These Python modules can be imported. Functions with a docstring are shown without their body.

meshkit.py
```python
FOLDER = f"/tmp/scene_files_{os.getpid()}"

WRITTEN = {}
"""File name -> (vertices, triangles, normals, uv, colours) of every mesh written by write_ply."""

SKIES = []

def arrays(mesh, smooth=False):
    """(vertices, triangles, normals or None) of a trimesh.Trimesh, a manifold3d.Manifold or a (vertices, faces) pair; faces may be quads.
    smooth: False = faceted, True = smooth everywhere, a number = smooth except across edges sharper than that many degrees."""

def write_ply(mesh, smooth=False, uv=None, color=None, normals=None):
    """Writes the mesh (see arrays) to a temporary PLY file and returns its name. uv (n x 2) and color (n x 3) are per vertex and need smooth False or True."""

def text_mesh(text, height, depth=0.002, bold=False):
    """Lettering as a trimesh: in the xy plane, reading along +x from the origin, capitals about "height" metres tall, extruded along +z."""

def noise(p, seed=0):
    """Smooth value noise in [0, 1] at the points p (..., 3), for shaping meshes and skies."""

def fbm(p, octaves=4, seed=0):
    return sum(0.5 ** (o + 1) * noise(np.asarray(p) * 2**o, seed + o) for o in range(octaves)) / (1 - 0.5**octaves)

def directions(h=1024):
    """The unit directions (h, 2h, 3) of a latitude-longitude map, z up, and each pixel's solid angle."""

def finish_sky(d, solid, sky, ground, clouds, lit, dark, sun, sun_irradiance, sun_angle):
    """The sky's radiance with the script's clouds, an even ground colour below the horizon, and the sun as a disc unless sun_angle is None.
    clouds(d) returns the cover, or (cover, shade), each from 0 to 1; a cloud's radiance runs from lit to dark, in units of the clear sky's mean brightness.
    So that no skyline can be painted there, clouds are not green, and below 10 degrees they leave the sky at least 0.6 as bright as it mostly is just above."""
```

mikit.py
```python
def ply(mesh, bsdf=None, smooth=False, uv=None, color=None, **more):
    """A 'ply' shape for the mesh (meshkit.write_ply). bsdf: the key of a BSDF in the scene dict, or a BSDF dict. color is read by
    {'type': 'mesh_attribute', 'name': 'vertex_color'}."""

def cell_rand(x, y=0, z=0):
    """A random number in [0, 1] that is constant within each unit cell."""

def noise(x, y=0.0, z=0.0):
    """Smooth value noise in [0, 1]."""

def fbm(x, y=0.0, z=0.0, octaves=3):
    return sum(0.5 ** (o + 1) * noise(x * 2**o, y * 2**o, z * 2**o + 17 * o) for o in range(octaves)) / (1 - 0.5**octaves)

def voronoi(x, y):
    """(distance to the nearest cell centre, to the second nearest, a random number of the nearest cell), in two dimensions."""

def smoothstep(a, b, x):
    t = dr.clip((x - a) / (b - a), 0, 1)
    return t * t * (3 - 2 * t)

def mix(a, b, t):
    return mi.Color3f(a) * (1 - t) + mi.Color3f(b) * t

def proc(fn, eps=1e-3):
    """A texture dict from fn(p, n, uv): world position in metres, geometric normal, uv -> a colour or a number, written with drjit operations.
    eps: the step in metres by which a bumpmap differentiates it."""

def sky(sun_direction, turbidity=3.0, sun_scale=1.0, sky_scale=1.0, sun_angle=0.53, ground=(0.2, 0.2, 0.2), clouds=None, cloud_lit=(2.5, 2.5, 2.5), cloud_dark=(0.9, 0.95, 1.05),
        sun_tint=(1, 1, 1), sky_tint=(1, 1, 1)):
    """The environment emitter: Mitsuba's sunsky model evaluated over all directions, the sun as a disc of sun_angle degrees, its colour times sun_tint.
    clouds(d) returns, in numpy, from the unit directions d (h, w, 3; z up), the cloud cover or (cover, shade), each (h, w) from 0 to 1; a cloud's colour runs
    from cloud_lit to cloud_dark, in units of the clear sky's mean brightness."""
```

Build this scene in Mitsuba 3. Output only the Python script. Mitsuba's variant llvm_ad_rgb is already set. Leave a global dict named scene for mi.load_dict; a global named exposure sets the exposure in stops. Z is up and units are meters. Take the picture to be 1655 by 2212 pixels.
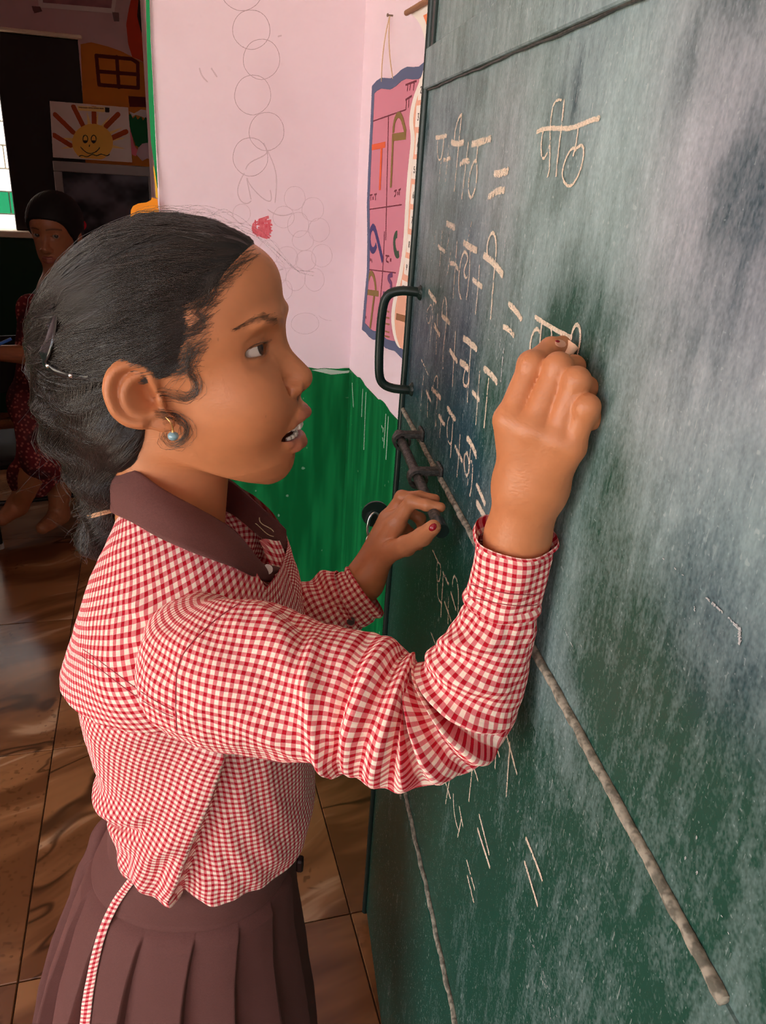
import math, random
import numpy as np, trimesh, mitsuba as mi, drjit as dr
import mikit, meshkit
from scipy.spatial import cKDTree
from scipy.interpolate import CubicSpline
T = mi.ScalarTransform4f
scene, labels = {}, {}
rng = np.random.default_rng(7)
random.seed(7)

# ------------------------------------------------------------------ camera, sky, exposure
FOC, CX, CY, CAMH = 1655.0, 827.5, 1106.0, 1.34          # focal length in pixels of the 1655 x 2212 frame
_dn = np.array([578 - CX, 4780 - CY, FOC]); _dn /= np.linalg.norm(_dn)
_up = -_dn
_fy = np.array([0, 0, 1.0]) - _up * _up[2]; _fy /= np.linalg.norm(_fy)
RCAM = np.array([np.cross(_fy, _up), _fy, _up])           # world = RCAM @ (right, down, forward)
EYE = np.array([0, 0, CAMH])
_f, _u = RCAM @ [0, 0, 1.0], RCAM @ [0, -1.0, 0]
scene['camera'] = {'type': 'perspective', 'fov': math.degrees(2 * math.atan(1655 / 2 / FOC)), 'fov_axis': 'x', 'near_clip': 0.02, 'far_clip': 200.0,
                   'to_world': T().look_at(origin=EYE.tolist(), target=(EYE + _f).tolist(), up=_u.tolist())}
def sky_cover(d):
    return 0.55 + 0.35 * meshkit.fbm(d * 3.0, 4, 3), 0.25
scene['sky'] = mikit.sky((0.35, 0.25, 0.9), turbidity=4.0, sun_scale=1.0, sky_scale=1.0, sun_angle=None, ground=(0.40, 0.375, 0.33),
                         clouds=sky_cover, cloud_lit=(1.9, 1.85, 1.75), cloud_dark=(1.2, 1.2, 1.2))
exposure = 4.6

# ------------------------------------------------------------------ helpers
def ray(px, py):
    return RCAM @ np.array([(px - CX) / FOC, (py - CY) / FOC, 1.0])
def W(px, py, d):
    """The point at depth d (along the optical axis) seen at pixel px, py."""
    return EYE + ray(px, py) * d
def on_y(px, py, y):
    r = ray(px, py); return EYE + r * (y / r[1])
class Plane:
    def __init__(s, o, ex, n):
        s.o, s.ex, s.n = np.array(o, float), np.array(ex, float), np.array(n, float); s.ez = np.array([0, 0, 1.0])
    def pt(s, a, b, t=0.0):
        a = np.asarray(a, float)[..., None]; b = np.asarray(b, float)[..., None]; t = np.asarray(t, float)[..., None]
        return s.o + a * s.ex + b * s.ez + t * s.n
    def ab(s, px, py, t=0.0):
        r = ray(px, py); k = ((s.o + s.n * t - EYE) @ s.n) / (r @ s.n); p = EYE + r * k - s.o
        return np.array([p @ s.ex, p[2]])
    def depth(s, px, py, t=0.0):
        r = ray(px, py); return ((s.o + s.n * t - EYE) @ s.n) / (r @ s.n)

def numbered(key):
    if key not in scene and key not in labels and not any(k.startswith(key + '__') for k in scene):
        return key
    i = 1
    while True:
        k = f'{key}_{i:03d}'
        if k not in scene and k not in labels and not any(x.startswith(k + '__') for x in scene):
            return k
        i += 1
def obj(name, mesh, mat, parent=None, smooth=False, label=None, category=None, group=None, kind=None, **kw):
    key = numbered((parent + '__' if parent else '') + name)
    scene[key] = mesh if isinstance(mesh, dict) else mikit.ply(mesh, mat, smooth=smooth, **kw)
    tag(key, label, category, group, kind)
    return key
def tag(key, label=None, category=None, group=None, kind=None):
    d = {k: v for k, v in dict(label=label, category=category, group=group, kind=kind).items() if v}
    if d: labels[key] = {**labels.get(key, {}), **d}
def thing(name, label, category, group=None):
    key = numbered(name); tag(key, label, category, group); return key
def struct(name, mesh, mat, label=None, smooth=False, **kw):
    return obj(name, mesh, mat, None, smooth, label, None, None, 'structure', **kw)

def srgb(r, g, b):
    c = np.array([r, g, b], float) / 255
    return np.where(c < 0.04045, c / 12.92, ((c + 0.055) / 1.055) ** 2.4).tolist()
def rgb(c): return {'type': 'rgb', 'value': [float(x) for x in c]}
def mat(key, color, rough=0.6, spec=0.4, metallic=0.0, two=True, **kw):
    b = {'type': 'principled', 'base_color': color if isinstance(color, dict) else rgb(color), 'roughness': rough if isinstance(rough, dict) else float(rough),
         'specular': float(spec), 'metallic': float(metallic), **kw}
    scene[key] = {'type': 'twosided', 'bsdf': b} if two else b
    return key
def bumped(key, color, rough, bump, scale, spec=0.4, eps=1e-3, **kw):
    b = {'type': 'principled', 'base_color': color if isinstance(color, dict) else rgb(color), 'roughness': float(rough), 'specular': float(spec), **kw}
    scene[key] = {'type': 'twosided', 'bsdf': {'type': 'bumpmap', 'arbitrary': mikit.proc(bump, eps), 'scale': float(scale), 'bsdf': b}}
    return key
VCOL = {'type': 'mesh_attribute', 'name': 'vertex_color'}

def cat(ms): return trimesh.util.concatenate([trimesh.Trimesh(np.asarray(m.vertices), np.asarray(m.faces), process=False) for m in ms])
def boxm(lo, hi, ch=0.0):
    """Axis-aligned box, its edges chamfered by ch."""
    lo, hi = np.array(lo, float), np.array(hi, float)
    if ch <= 0:
        m = trimesh.creation.box(hi - lo); m.apply_translation((lo + hi) / 2); return m
    c, h = (lo + hi) / 2, (hi - lo) / 2
    ch = min(ch, h.min() * 0.6)
    pts = [[sx * (h[0] - ch * (k != 0)), sy * (h[1] - ch * (k != 1)), sz * (h[2] - ch * (k != 2))] for sx in (-1, 1) for sy in (-1, 1) for sz in (-1, 1) for k in range(3)]
    m = trimesh.convex.convex_hull(np.array(pts)); m.apply_translation(c); return m
def local(m, o, ex, ey, ez=(0, 0, 1)):
    m = m.copy(); m.vertices = np.array(o) + m.vertices @ np.array([ex, ey, ez], float); 
    if np.linalg.det(np.array([ex, ey, ez], float)) < 0: m.invert()
    return m
def frames(P):
    P = np.asarray(P, float); t = np.gradient(P, axis=0); t /= np.linalg.norm(t, axis=1, keepdims=True) + 1e-12
    n = np.cross(t[0], [0.3, 0.2, 0.9]); n /= np.linalg.norm(n); N = [n]
    for i in range(1, len(P)):
        n = N[-1] - t[i] * (N[-1] @ t[i]); N.append(n / np.linalg.norm(n))
    N = np.array(N); return t, N, np.cross(t, N)
def tube(P, r, sides=10, closed=False, caps=True):
    P = np.asarray(P, float); n = len(P); r = np.broadcast_to(np.asarray(r, float), (n,))
    t, N, B = frames(P)
    a = np.arange(sides) * 2 * np.pi / sides
    V = P[:, None] + r[:, None, None] * (np.cos(a)[None, :, None] * N[:, None] + np.sin(a)[None, :, None] * B[:, None])
    V = V.reshape(-1, 3); F = []
    i = np.arange(n - 1)[:, None] * sides; j = np.arange(sides)[None]
    a0, a1 = (i + j).ravel(), (i + (j + 1) % sides).ravel()
    F = np.vstack([np.stack([a0, a1, a1 + sides], 1), np.stack([a0, a1 + sides, a0 + sides], 1)])
    if caps:
        V = np.vstack([V, P[:1] - t[:1] * r[0] * 0.35, P[-1:] + t[-1:] * r[-1] * 0.35]); k = n * sides; j = np.arange(sides)
        F = np.vstack([F, np.stack([(j + 1) % sides, j, j * 0 + k], 1), np.stack([k - sides + j, k - sides + (j + 1) % sides, j * 0 + k + 1], 1)])
    return trimesh.Trimesh(V, F, process=False)
def curve(P, n=40):
    P = np.asarray(P, float); s = np.concatenate([[0], np.cumsum(np.linalg.norm(np.diff(P, axis=0), axis=1))])
    if len(P) < 3: return P[0] + (P[-1] - P[0]) * np.linspace(0, 1, n)[:, None]
    return CubicSpline(s, P)(np.linspace(0, s[-1], n))
def grid_faces(n, m, wrap=False):
    """Faces of an n x m grid of vertices (row-major), the m direction wrapping around if asked."""
    i = np.arange(n - 1)[:, None] * m; j = np.arange(m if wrap else m - 1)[None]
    a, b = (i + j).ravel(), (i + (j + 1) % m).ravel()
    return np.vstack([np.stack([a, b, b + m], 1), np.stack([a, b + m, a + m], 1)])
def slab(poly, plane, t0, t1):
    """A shapely polygon in plane coordinates as a thin solid between offsets t0 and t1."""
    ms = []
    for g in getattr(poly, 'geoms', [poly]):
        if g.is_empty or g.area < 1e-9: continue
        m = trimesh.creation.extrude_polygon(g, t1 - t0, engine='earcut')
        v = np.array(m.vertices); m = trimesh.Trimesh(plane.pt(v[:, 0], v[:, 1], v[:, 2] + t0), m.faces, process=False)
        if np.linalg.det(np.array([plane.ex, plane.ez, plane.n])) < 0: m.invert()
        ms.append(m)
    return cat(ms)
from shapely.geometry import Polygon, LineString, Point, box as sbox
from shapely.ops import unary_union
def stroke(pts, w):
    return LineString([tuple(p) for p in pts]).buffer(w / 2, quad_segs=4)

# the planes of the place: the chalkboard door, the room's axes
AZD = math.atan2(ray(576, 350)[0], ray(576, 350)[1])
DU = np.array([math.sin(AZD), math.cos(AZD), 0]); DN = np.array([-math.cos(AZD), math.sin(AZD), 0])
DOORD = 0.19
DOOR = Plane(-DN * DOORD, DU, DN)                          # a: along the door away from the camera, b: height, t: out of the board
AZR = math.radians(-17.45)
EY = np.array([math.sin(AZR), math.cos(AZR), 0]); EX = np.array([math.cos(AZR), -math.sin(AZR), 0])
XW, YP, YB = 0.45, 1.78, 4.4                               # right wall, pink pier, back wall in room axes
RWALL = Plane(EX * XW, EY, -EX)
PIER = Plane(EY * YP, EX, -EY)
BACKW = Plane(EY * YB, EX, -EY)
def R3(x, y, z): return np.array([x, y, 0.0]) @ np.array([EX, EY, [0, 0, 0]]) + [0, 0, z]
def rbox(x0, x1, y0, y1, z0, z1, ch=0.0): return local(boxm((x0, y0, z0), (x1, y1, z1), ch), (0, 0, 0), EX, EY)
# ------------------------------------------------------------------ materials of the place
def _plaster(base, dirt):
    base, dirt = mi.Color3f(*base), mi.Color3f(*dirt)
    def fn(p, n, uv):
        f = mikit.fbm(p.x * 7, p.y * 7, p.z * 5, 3)
        g = mikit.noise(p.x * 60, p.y * 60, p.z * 60)
        k = mikit.smoothstep(0.50, 0.85, f) * 0.35 + mikit.smoothstep(0.86, 0.98, g) * 0.12
        return mikit.mix(base, dirt, k)
    return mikit.proc(fn)
PINK = srgb(233, 215, 224)
mat('pink_paint', _plaster(PINK, srgb(216, 193, 200)), 0.7, 0.25)
def _greenpaint(p, n, uv):
    f = mikit.fbm(p.x * 40, p.y * 40, p.z * 4, 3)
    k = mikit.smoothstep(0.35, 0.75, f)
    g = mikit.smoothstep(0.93, 0.97, mikit.noise(p.x * 90, p.y * 90, p.z * 55))
    return mikit.mix(mikit.mix(srgb(4, 92, 46), srgb(18, 122, 66), k), srgb(150, 190, 165), g * 0.5)
mat('green_paint', mikit.proc(_greenpaint), 0.33, 0.5)
mat('white_paint', srgb(206, 198, 190), 0.8, 0.2)
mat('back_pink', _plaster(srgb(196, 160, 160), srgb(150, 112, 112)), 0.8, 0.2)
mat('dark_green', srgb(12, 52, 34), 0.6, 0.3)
mat('cream', srgb(236, 218, 190), 0.7, 0.3)
mat('dark_wood', srgb(34, 20, 18), 0.55, 0.3)
def _marble(p, n, uv):
    # each tile carries its own offset in uv
    x, y = p.x + uv.x * 7.0, p.y + uv.y * 5.0
    wx, wy = mikit.fbm(x * 2.2, y * 2.2, 3.0, 3) - 0.5, mikit.fbm(x * 2.2, y * 2.2, 11.0, 3) - 0.5
    u = (x * 0.80 + y * 0.60) + wx * 0.22; v = (-x * 0.60 + y * 0.80) + wy * 0.26
    s = mikit.fbm(u * 2.2, v * 11.0, 8.0, 5)
    s2 = mikit.fbm(u * 3.5, v * 26.0, 21.0, 4)
    c = mikit.mix(srgb(110, 69, 42), srgb(156, 108, 70), mikit.smoothstep(0.34, 0.66, s))
    c = mikit.mix(c, srgb(190, 154, 122), mikit.smoothstep(0.60, 0.78, s2) * mikit.smoothstep(0.45, 0.62, s) * 0.9)
    r = 1 - dr.abs(mikit.fbm(u * 1.6 + 5.0, v * 5.0, 31.0, 4) - 0.5) * 2
    c = mikit.mix(c, srgb(66, 38, 22), mikit.smoothstep(0.965, 0.998, r) * mikit.smoothstep(0.40, 0.60, mikit.fbm(u * 3, v * 4, 41.0, 2)) * 0.9)
    sp = mikit.smoothstep(0.70, 0.92, mikit.noise(x * 120, y * 120, 1.0)) * mikit.smoothstep(0.5, 0.7, mikit.fbm(x * 5, y * 5, 2.0, 2))
    return mikit.mix(c, srgb(84, 48, 26), sp * 0.6)
mat('marble', mikit.proc(_marble), 0.2, 0.4)
mat('grout', srgb(66, 44, 30), 0.8, 0.2)

# ------------------------------------------------------------------ the room
X0, Y0R, YE = -2.3, -1.9, YB                                # left wall, rear wall, end of the back room
struct('floor', rbox(X0 - 0.1, 1.2, Y0R - 0.1, YE + 0.3, -0.12, -0.004), 'grout', 'brown marble tiled floor')
_tiles = []
_trng = np.random.default_rng(3)
for i in range(-4, 3):
    for j in range(-5, 6):
        x0, y0 = -0.295 + 0.6 * (i), 1.005 + 0.6 * j
        x1, y1 = min(x0 + 0.6, XW), min(y0 + 0.6, YE)
        if x1 - x0 < 0.05 or y0 < Y0R or x0 < X0: continue
        m = rbox(x0 + 0.0012, x1 - 0.0012, y0 + 0.0012, y1 - 0.0012, -0.008, _trng.uniform(-0.0006, 0.0), 0.0012)
        uv = np.tile(_trng.uniform(0, 9, 2), (len(m.vertices), 1))
        obj('tile', m, 'marble', 'floor', uv=uv)
ZC = 2.75
struct('ceiling', rbox(X0 - 0.1, 1.2, Y0R - 0.1, YE + 0.2, ZC, ZC + 0.12), 'white_paint')
WZ = 0.89                                                   # top of the green dado
struct('wall_right', cat([rbox(XW, XW + 0.15, 0.0, YP + 0.22, WZ, ZC), rbox(XW - 0.22, XW + 0.15, Y0R, 0.0, WZ, ZC)]), 'pink_paint', 'pink side wall behind the open chalkboard door')
obj('dado', cat([rbox(XW, XW + 0.15, 0.0, YP + 0.22, 0, WZ), rbox(XW - 0.22, XW + 0.15, Y0R, 0.0, 0, WZ)]), 'green_paint', 'wall_right', label='green painted lower part')
PL = 0.027                                                  # left end of the pier
struct('wall_back', rbox(PL, XW, YP, YP + 0.22, WZ, ZC), 'pink_paint', 'pink wall with pencil circles at the corner')
_dd = cat([rbox(PL, XW, YP - 0.0005, YP + 0.22, 0, WZ)])
obj('dado', _dd, 'green_paint', 'wall_back', label='green painted lower part')
# lintel over the passage into the back room and the partition to its left
struct('wall_partition', cat([rbox(X0, -0.52, YP, YP + 0.22, WZ, ZC), rbox(-0.52, PL, YP, YP + 0.22, 2.2, ZC)]), 'pink_paint')
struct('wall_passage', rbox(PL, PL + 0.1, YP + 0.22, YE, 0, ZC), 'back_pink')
# left wall with its wide doorway and the rear wall with a window
LY0, LY1, LZ = -1.75, 0.40, 2.3
struct('wall_left', cat([rbox(X0 - 0.2, X0, Y0R, LY0, WZ, ZC), rbox(X0 - 0.2, X0, LY1, YE, WZ, ZC), rbox(X0 - 0.2, X0, LY0, LY1, LZ, ZC)]), 'pink_paint')
RX0, RX1, RZ0, RZ1 = -1.9, -0.7, 0.9, 2.1
struct('wall_rear', cat([rbox(X0, RX0, Y0R - 0.2, Y0R, WZ, ZC), rbox(RX1, XW + 0.15, Y0R - 0.2, Y0R, WZ, ZC), rbox(RX0, RX1, Y0R - 0.2, Y0R, RZ1, ZC), rbox(RX0, RX1, Y0R - 0.2, Y0R, WZ, RZ0)]), 'pink_paint')
obj('dado', rbox(X0, -0.52, YP, YP + 0.22, 0, WZ), 'green_paint', 'wall_partition', label='green painted lower part')
obj('dado', cat([rbox(X0 - 0.2, X0, Y0R, LY0, 0, WZ), rbox(X0 - 0.2, X0, LY1, YE, 0, WZ)]), 'green_paint', 'wall_left', label='green painted lower part')
obj('dado', rbox(X0, XW + 0.15, Y0R - 0.2, Y0R, 0, WZ), 'green_paint', 'wall_rear', label='green painted lower part')
# the back room's far wall: window opening with sill, lintel and a dark shutter
BX1, SZ, HZ = -0.262, 0.925, 1.806
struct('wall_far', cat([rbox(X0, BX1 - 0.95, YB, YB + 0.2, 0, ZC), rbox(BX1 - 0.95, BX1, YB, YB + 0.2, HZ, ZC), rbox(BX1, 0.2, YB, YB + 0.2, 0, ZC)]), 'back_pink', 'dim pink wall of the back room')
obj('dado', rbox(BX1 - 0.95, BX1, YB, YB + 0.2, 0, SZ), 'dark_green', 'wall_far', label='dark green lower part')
struct('window_1', cat([rbox(BX1 - 0.95, BX1, YB - 0.02, YB + 0.2, SZ - 0.02, SZ + 0.012, 0.004), rbox(BX1 - 0.95, BX1 + 0.02, YB - 0.015, YB + 0.2, HZ - 0.012, HZ + 0.004, 0.004)]), 'cream', 'bright window of the back room with a cream sill')
obj('shutter', rbox(-0.632, BX1 + 0.002, YB + 0.02, YB + 0.055, SZ + 0.012, HZ - 0.012, 0.004), 'dark_wood', 'window_1', label='dark wooden shutter')
# the yard wall outside the window
mat('yard_white', srgb(240, 238, 230), 0.9, 0.1)
mat('yard_green', srgb(20, 110, 74), 0.8, 0.1)
mat('yard_joint', srgb(150, 150, 140), 0.9, 0.1)
yw = thing('yard_wall', 'sunlit white brick wall with a green band outside the back window', 'wall')
obj('core', rbox(-2.6, 0.6, YB + 1.6, YB + 1.8, -0.1, 2.6), 'yard_joint', yw)
_gb = {}
for r in range(9):
    z0 = 0.62 + r * 0.14
    for c in range(7):
        x0 = -1.62 + c * 0.25 + (0.125 if r % 2 else 0)
        m = rbox(x0, x0 + 0.242, YB + 1.58, YB + 1.7, z0, z0 + 0.132, 0.004)
        obj('brick', m, 'yard_green' if r == 2 else 'yard_white', yw)
# ------------------------------------------------------------------ the open steel door used as a chalkboard
WIPES = []                                                    # streaks wiped wet, in door coordinates: (s, half width, z low, z high, strength)
for (x, y0, y1, w, k) in [(1247, 95, 285, 9, .42), (1216, 140, 235, 7, .30), (1236, 240, 420, 22, .20), (1178, 230, 380, 7, .25), (1205, 300, 460, 12, .16), (1340, 60, 130, 8, .2), (1228, 560, 760, 30, .10), (985, 420, 452, 30, .30)]:
    (s0_, za_), (s1_, zb_) = DOOR.ab(x, y0), DOOR.ab(x, y1); w_ = abs(DOOR.ab(x + w, y0)[0] - s0_)
    WIPES.append((float((s0_ + s1_) / 2), float(w_), float(min(za_, zb_)), float(max(za_, zb_)), k))
def _board(p, n, uv):
    s = p.x * float(DU[0]) + p.y * float(DU[1]); z = p.z
    st = mikit.fbm(s * 90, z * 11, 0.0, 3)                     # streaks where the board was wiped
    st2 = mikit.fbm(s * 420 + 5, z * 70, 4.0, 3)
    gr = mikit.fbm(s * 700, z * 500, 14.0, 2)
    cl = mikit.fbm(s * 6.5, z * 6.5, 2.0, 4)                   # broad clouds of dust
    cl2 = mikit.fbm(s * 22, z * 14, 12.0, 3)
    sw = mikit.fbm((s * 0.8 + z * 0.55) * 90, (z - s * 0.5) * 10, 9.0, 2)
    up = mikit.smoothstep(1.10, 1.36, z)
    low = 1 - mikit.smoothstep(0.96, 1.06, z)
    near = 1 - mikit.smoothstep(0.30, 0.70, s)
    amt = 0.05 + 0.40 * up * mikit.smoothstep(0.25, 0.6, cl + 0.12 * up) + 0.40 * near * mikit.smoothstep(0.26, 0.58, cl) * (1 - low * 0.75) - 0.10 * low
    mo = mikit.fbm(s * 150, z * 90, 51.0, 3)
    amt = amt + 0.24 * (cl2 - 0.5) + 0.22 * (st - 0.5) + 0.20 * (st2 - 0.5) + 0.24 * (gr - 0.5) + 0.20 * (mo - 0.5) + 0.12 * up * (sw - 0.5)
    for (ws, ww, wl, wh, wk) in WIPES:
        amt = amt - wk * dr.exp(-dr.square((s - ws) / ww)) * mikit.smoothstep(wl - 0.02, wl + 0.02, z) * (1 - mikit.smoothstep(wh - 0.03, wh + 0.01, z)) * (0.6 + 0.8 * st)
    d = dr.clip(amt, 0.02, 1)
    base = mikit.mix(srgb(14, 62, 48), srgb(26, 56, 76), mikit.smoothstep(0.38, 0.62, mikit.fbm(s * 4 + 3, z * 4, 6.0, 2)) * mikit.smoothstep(0.98, 1.12, z) * 0.9)
    dust = mikit.mix(srgb(156, 178, 180), srgb(178, 176, 188), up * mikit.smoothstep(0.4, 0.6, mikit.fbm(s * 3, z * 3, 22.0, 2)))
    c = mikit.mix(base, dust, d)
    sp = mikit.smoothstep(0.88, 0.95, mikit.noise(s * 520, z * 210, 3.0)) * mikit.smoothstep(0.35, 0.6, cl)
    fl = mikit.smoothstep(0.90, 0.97, mikit.noise(s * 900, z * 420, 33.0))
    return mikit.mix(mikit.mix(c, srgb(200, 212, 210), sp * 0.28), srgb(190, 204, 204), fl * 0.22)
bumped('board_paint', mikit.proc(_board), 0.42, lambda p, n, uv: mikit.fbm(p.x * 300 + p.y * 300, p.z * 300, 0.0, 2), 0.0003, 0.35)
mat('frame_paint', mikit.proc(lambda p, n, uv: mikit.mix(srgb(18, 48, 42), srgb(92, 100, 98), mikit.smoothstep(0.5, 0.85, mikit.fbm(p.x * 60 + p.y * 60, p.z * 25, 1.0, 3)) * 0.55)), 0.4, 0.4)
mat('dark_paint', srgb(16, 38, 34), 0.35, 0.5)
mat('rod_dust', mikit.proc(lambda p, n, uv: mikit.mix(srgb(100, 98, 88), srgb(156, 150, 136), mikit.smoothstep(0.3, 0.7, mikit.fbm(p.x * 260, p.y * 260, p.z * 260, 3)))), 0.85, 0.2)
mat('iron', mikit.proc(lambda p, n, uv: mikit.mix(srgb(50, 50, 47), srgb(74, 71, 66), mikit.smoothstep(0.35, 0.75, mikit.fbm(p.x * 380, p.y * 380, p.z * 380, 3)))), 0.45, 0.5)
mat('chrome', (0.85, 0.85, 0.86), 0.12, 0.5, 1.0)
SE, S0 = 1.030, -0.02                                         # free edge and hinge edge
DZ0, DZ1 = 0.022, 2.02
def dbox(a0, a1, b0, b1, t0, t1, ch=0.0):
    return local(boxm((a0, b0, t0), (a1, b1, t1), ch), DOOR.o, DU, (0, 0, 1), DN)
door = 'door_1'
struct(door, dbox(S0 + 0.03, SE - 0.012, DZ0 + 0.01, DZ1, -0.008, 0.0), 'board_paint', 'green steel door painted as a chalkboard, full of chalk writing')
def dpart(name, m, mt, label=None, smooth=False): return obj(name, m, mt, door, smooth, label)
def ribbon(a, z, zw, t, mt, name):
    dpart(name, dbox(a[0], a[1], z, z + zw, -0.004, t, 0.0012), mt)
# edge stile: an angle section with a rounded lip, then flat rails
dpart('stile', cat([dbox(SE - 0.012, SE, DZ0, DZ1, -0.034, 0.004, 0.002), dbox(SE - 0.034, SE - 0.012, 1.43, DZ1, -0.002, 0.0035, 0.001)]), 'dark_paint')
_e = DOOR.pt(SE - 0.008, np.linspace(DZ0, DZ1, 60), 0.002 + 0 * np.linspace(0, 1, 60))
dpart('edge_tube', tube(_e + DU * (0.0008 * np.sin(np.arange(60) * 1.3))[:, None], 0.0055, 10), 'dark_paint', smooth=60)
dpart('stile', dbox(S0, S0 + 0.04, DZ0, DZ1, -0.034, 0.004, 0.002), 'dark_paint')
ribbon((S0 + 0.03, SE - 0.012), 1.4265, 0.042, 0.0065, 'frame_mid', 'rail')
dpart('back_rail', dbox(S0 + 0.04, SE - 0.012, 1.42, 1.46, -0.034, -0.008), 'dark_paint')
_bump = np.linspace(S0 + 0.04, SE - 0.02, 90)
dpart('weld_bead', tube(DOOR.pt(_bump, 1.4258 + 0.0005 * np.sin(_bump * 31) + 0.0003 * np.sin(_bump * 97), 0 * _bump + 0.002), 0.0012, 8), 'iron', smooth=60)
scene['frame_mid'] = scene['board_paint']
def rod(a0, a1, z, r, wob, name='rod'):
    a = np.linspace(a0, a1, 150)
    zz = z + wob * (0.5 * np.sin(a * 23) + 0.3 * np.sin(a * 51 + 1) + 0.35 * np.sin(a * 131))
    rr = r * (1 + 0.08 * np.sin(a * 210) * np.sin(a * 77) + 0.06 * np.sin(a * 330 + 2))
    m = tube(DOOR.pt(a, zz, rr * 0.55), rr, 12); m = m.subdivide(); v = np.array(m.vertices); m = trimesh.Trimesh(v + DN * (0.0011 * (meshkit.fbm(v * 320, 3, 3) - .5))[:, None] + np.array([0, 0, 1.0]) * (0.0011 * (meshkit.fbm(v * 300, 3, 8) - .5))[:, None], m.faces, process=False)
    dpart(name, m, 'rod_dust', smooth=60)
rod(0.183, 1.026, 1.0335, 0.0031, 0.0006)
rod(0.30, 0.80, 0.559, 0.0030, 0.0035)
rod(0.80, 1.02, 0.534, 0.0030, 0.0012)
ribbon((S0 + 0.03, SE - 0.012), 0.984, 0.048, 0.0028, 'board_paint', 'rail')
ribbon((S0 + 0.03, SE - 0.012), 0.500, 0.048, 0.0028, 'board_paint', 'rail')
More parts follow.
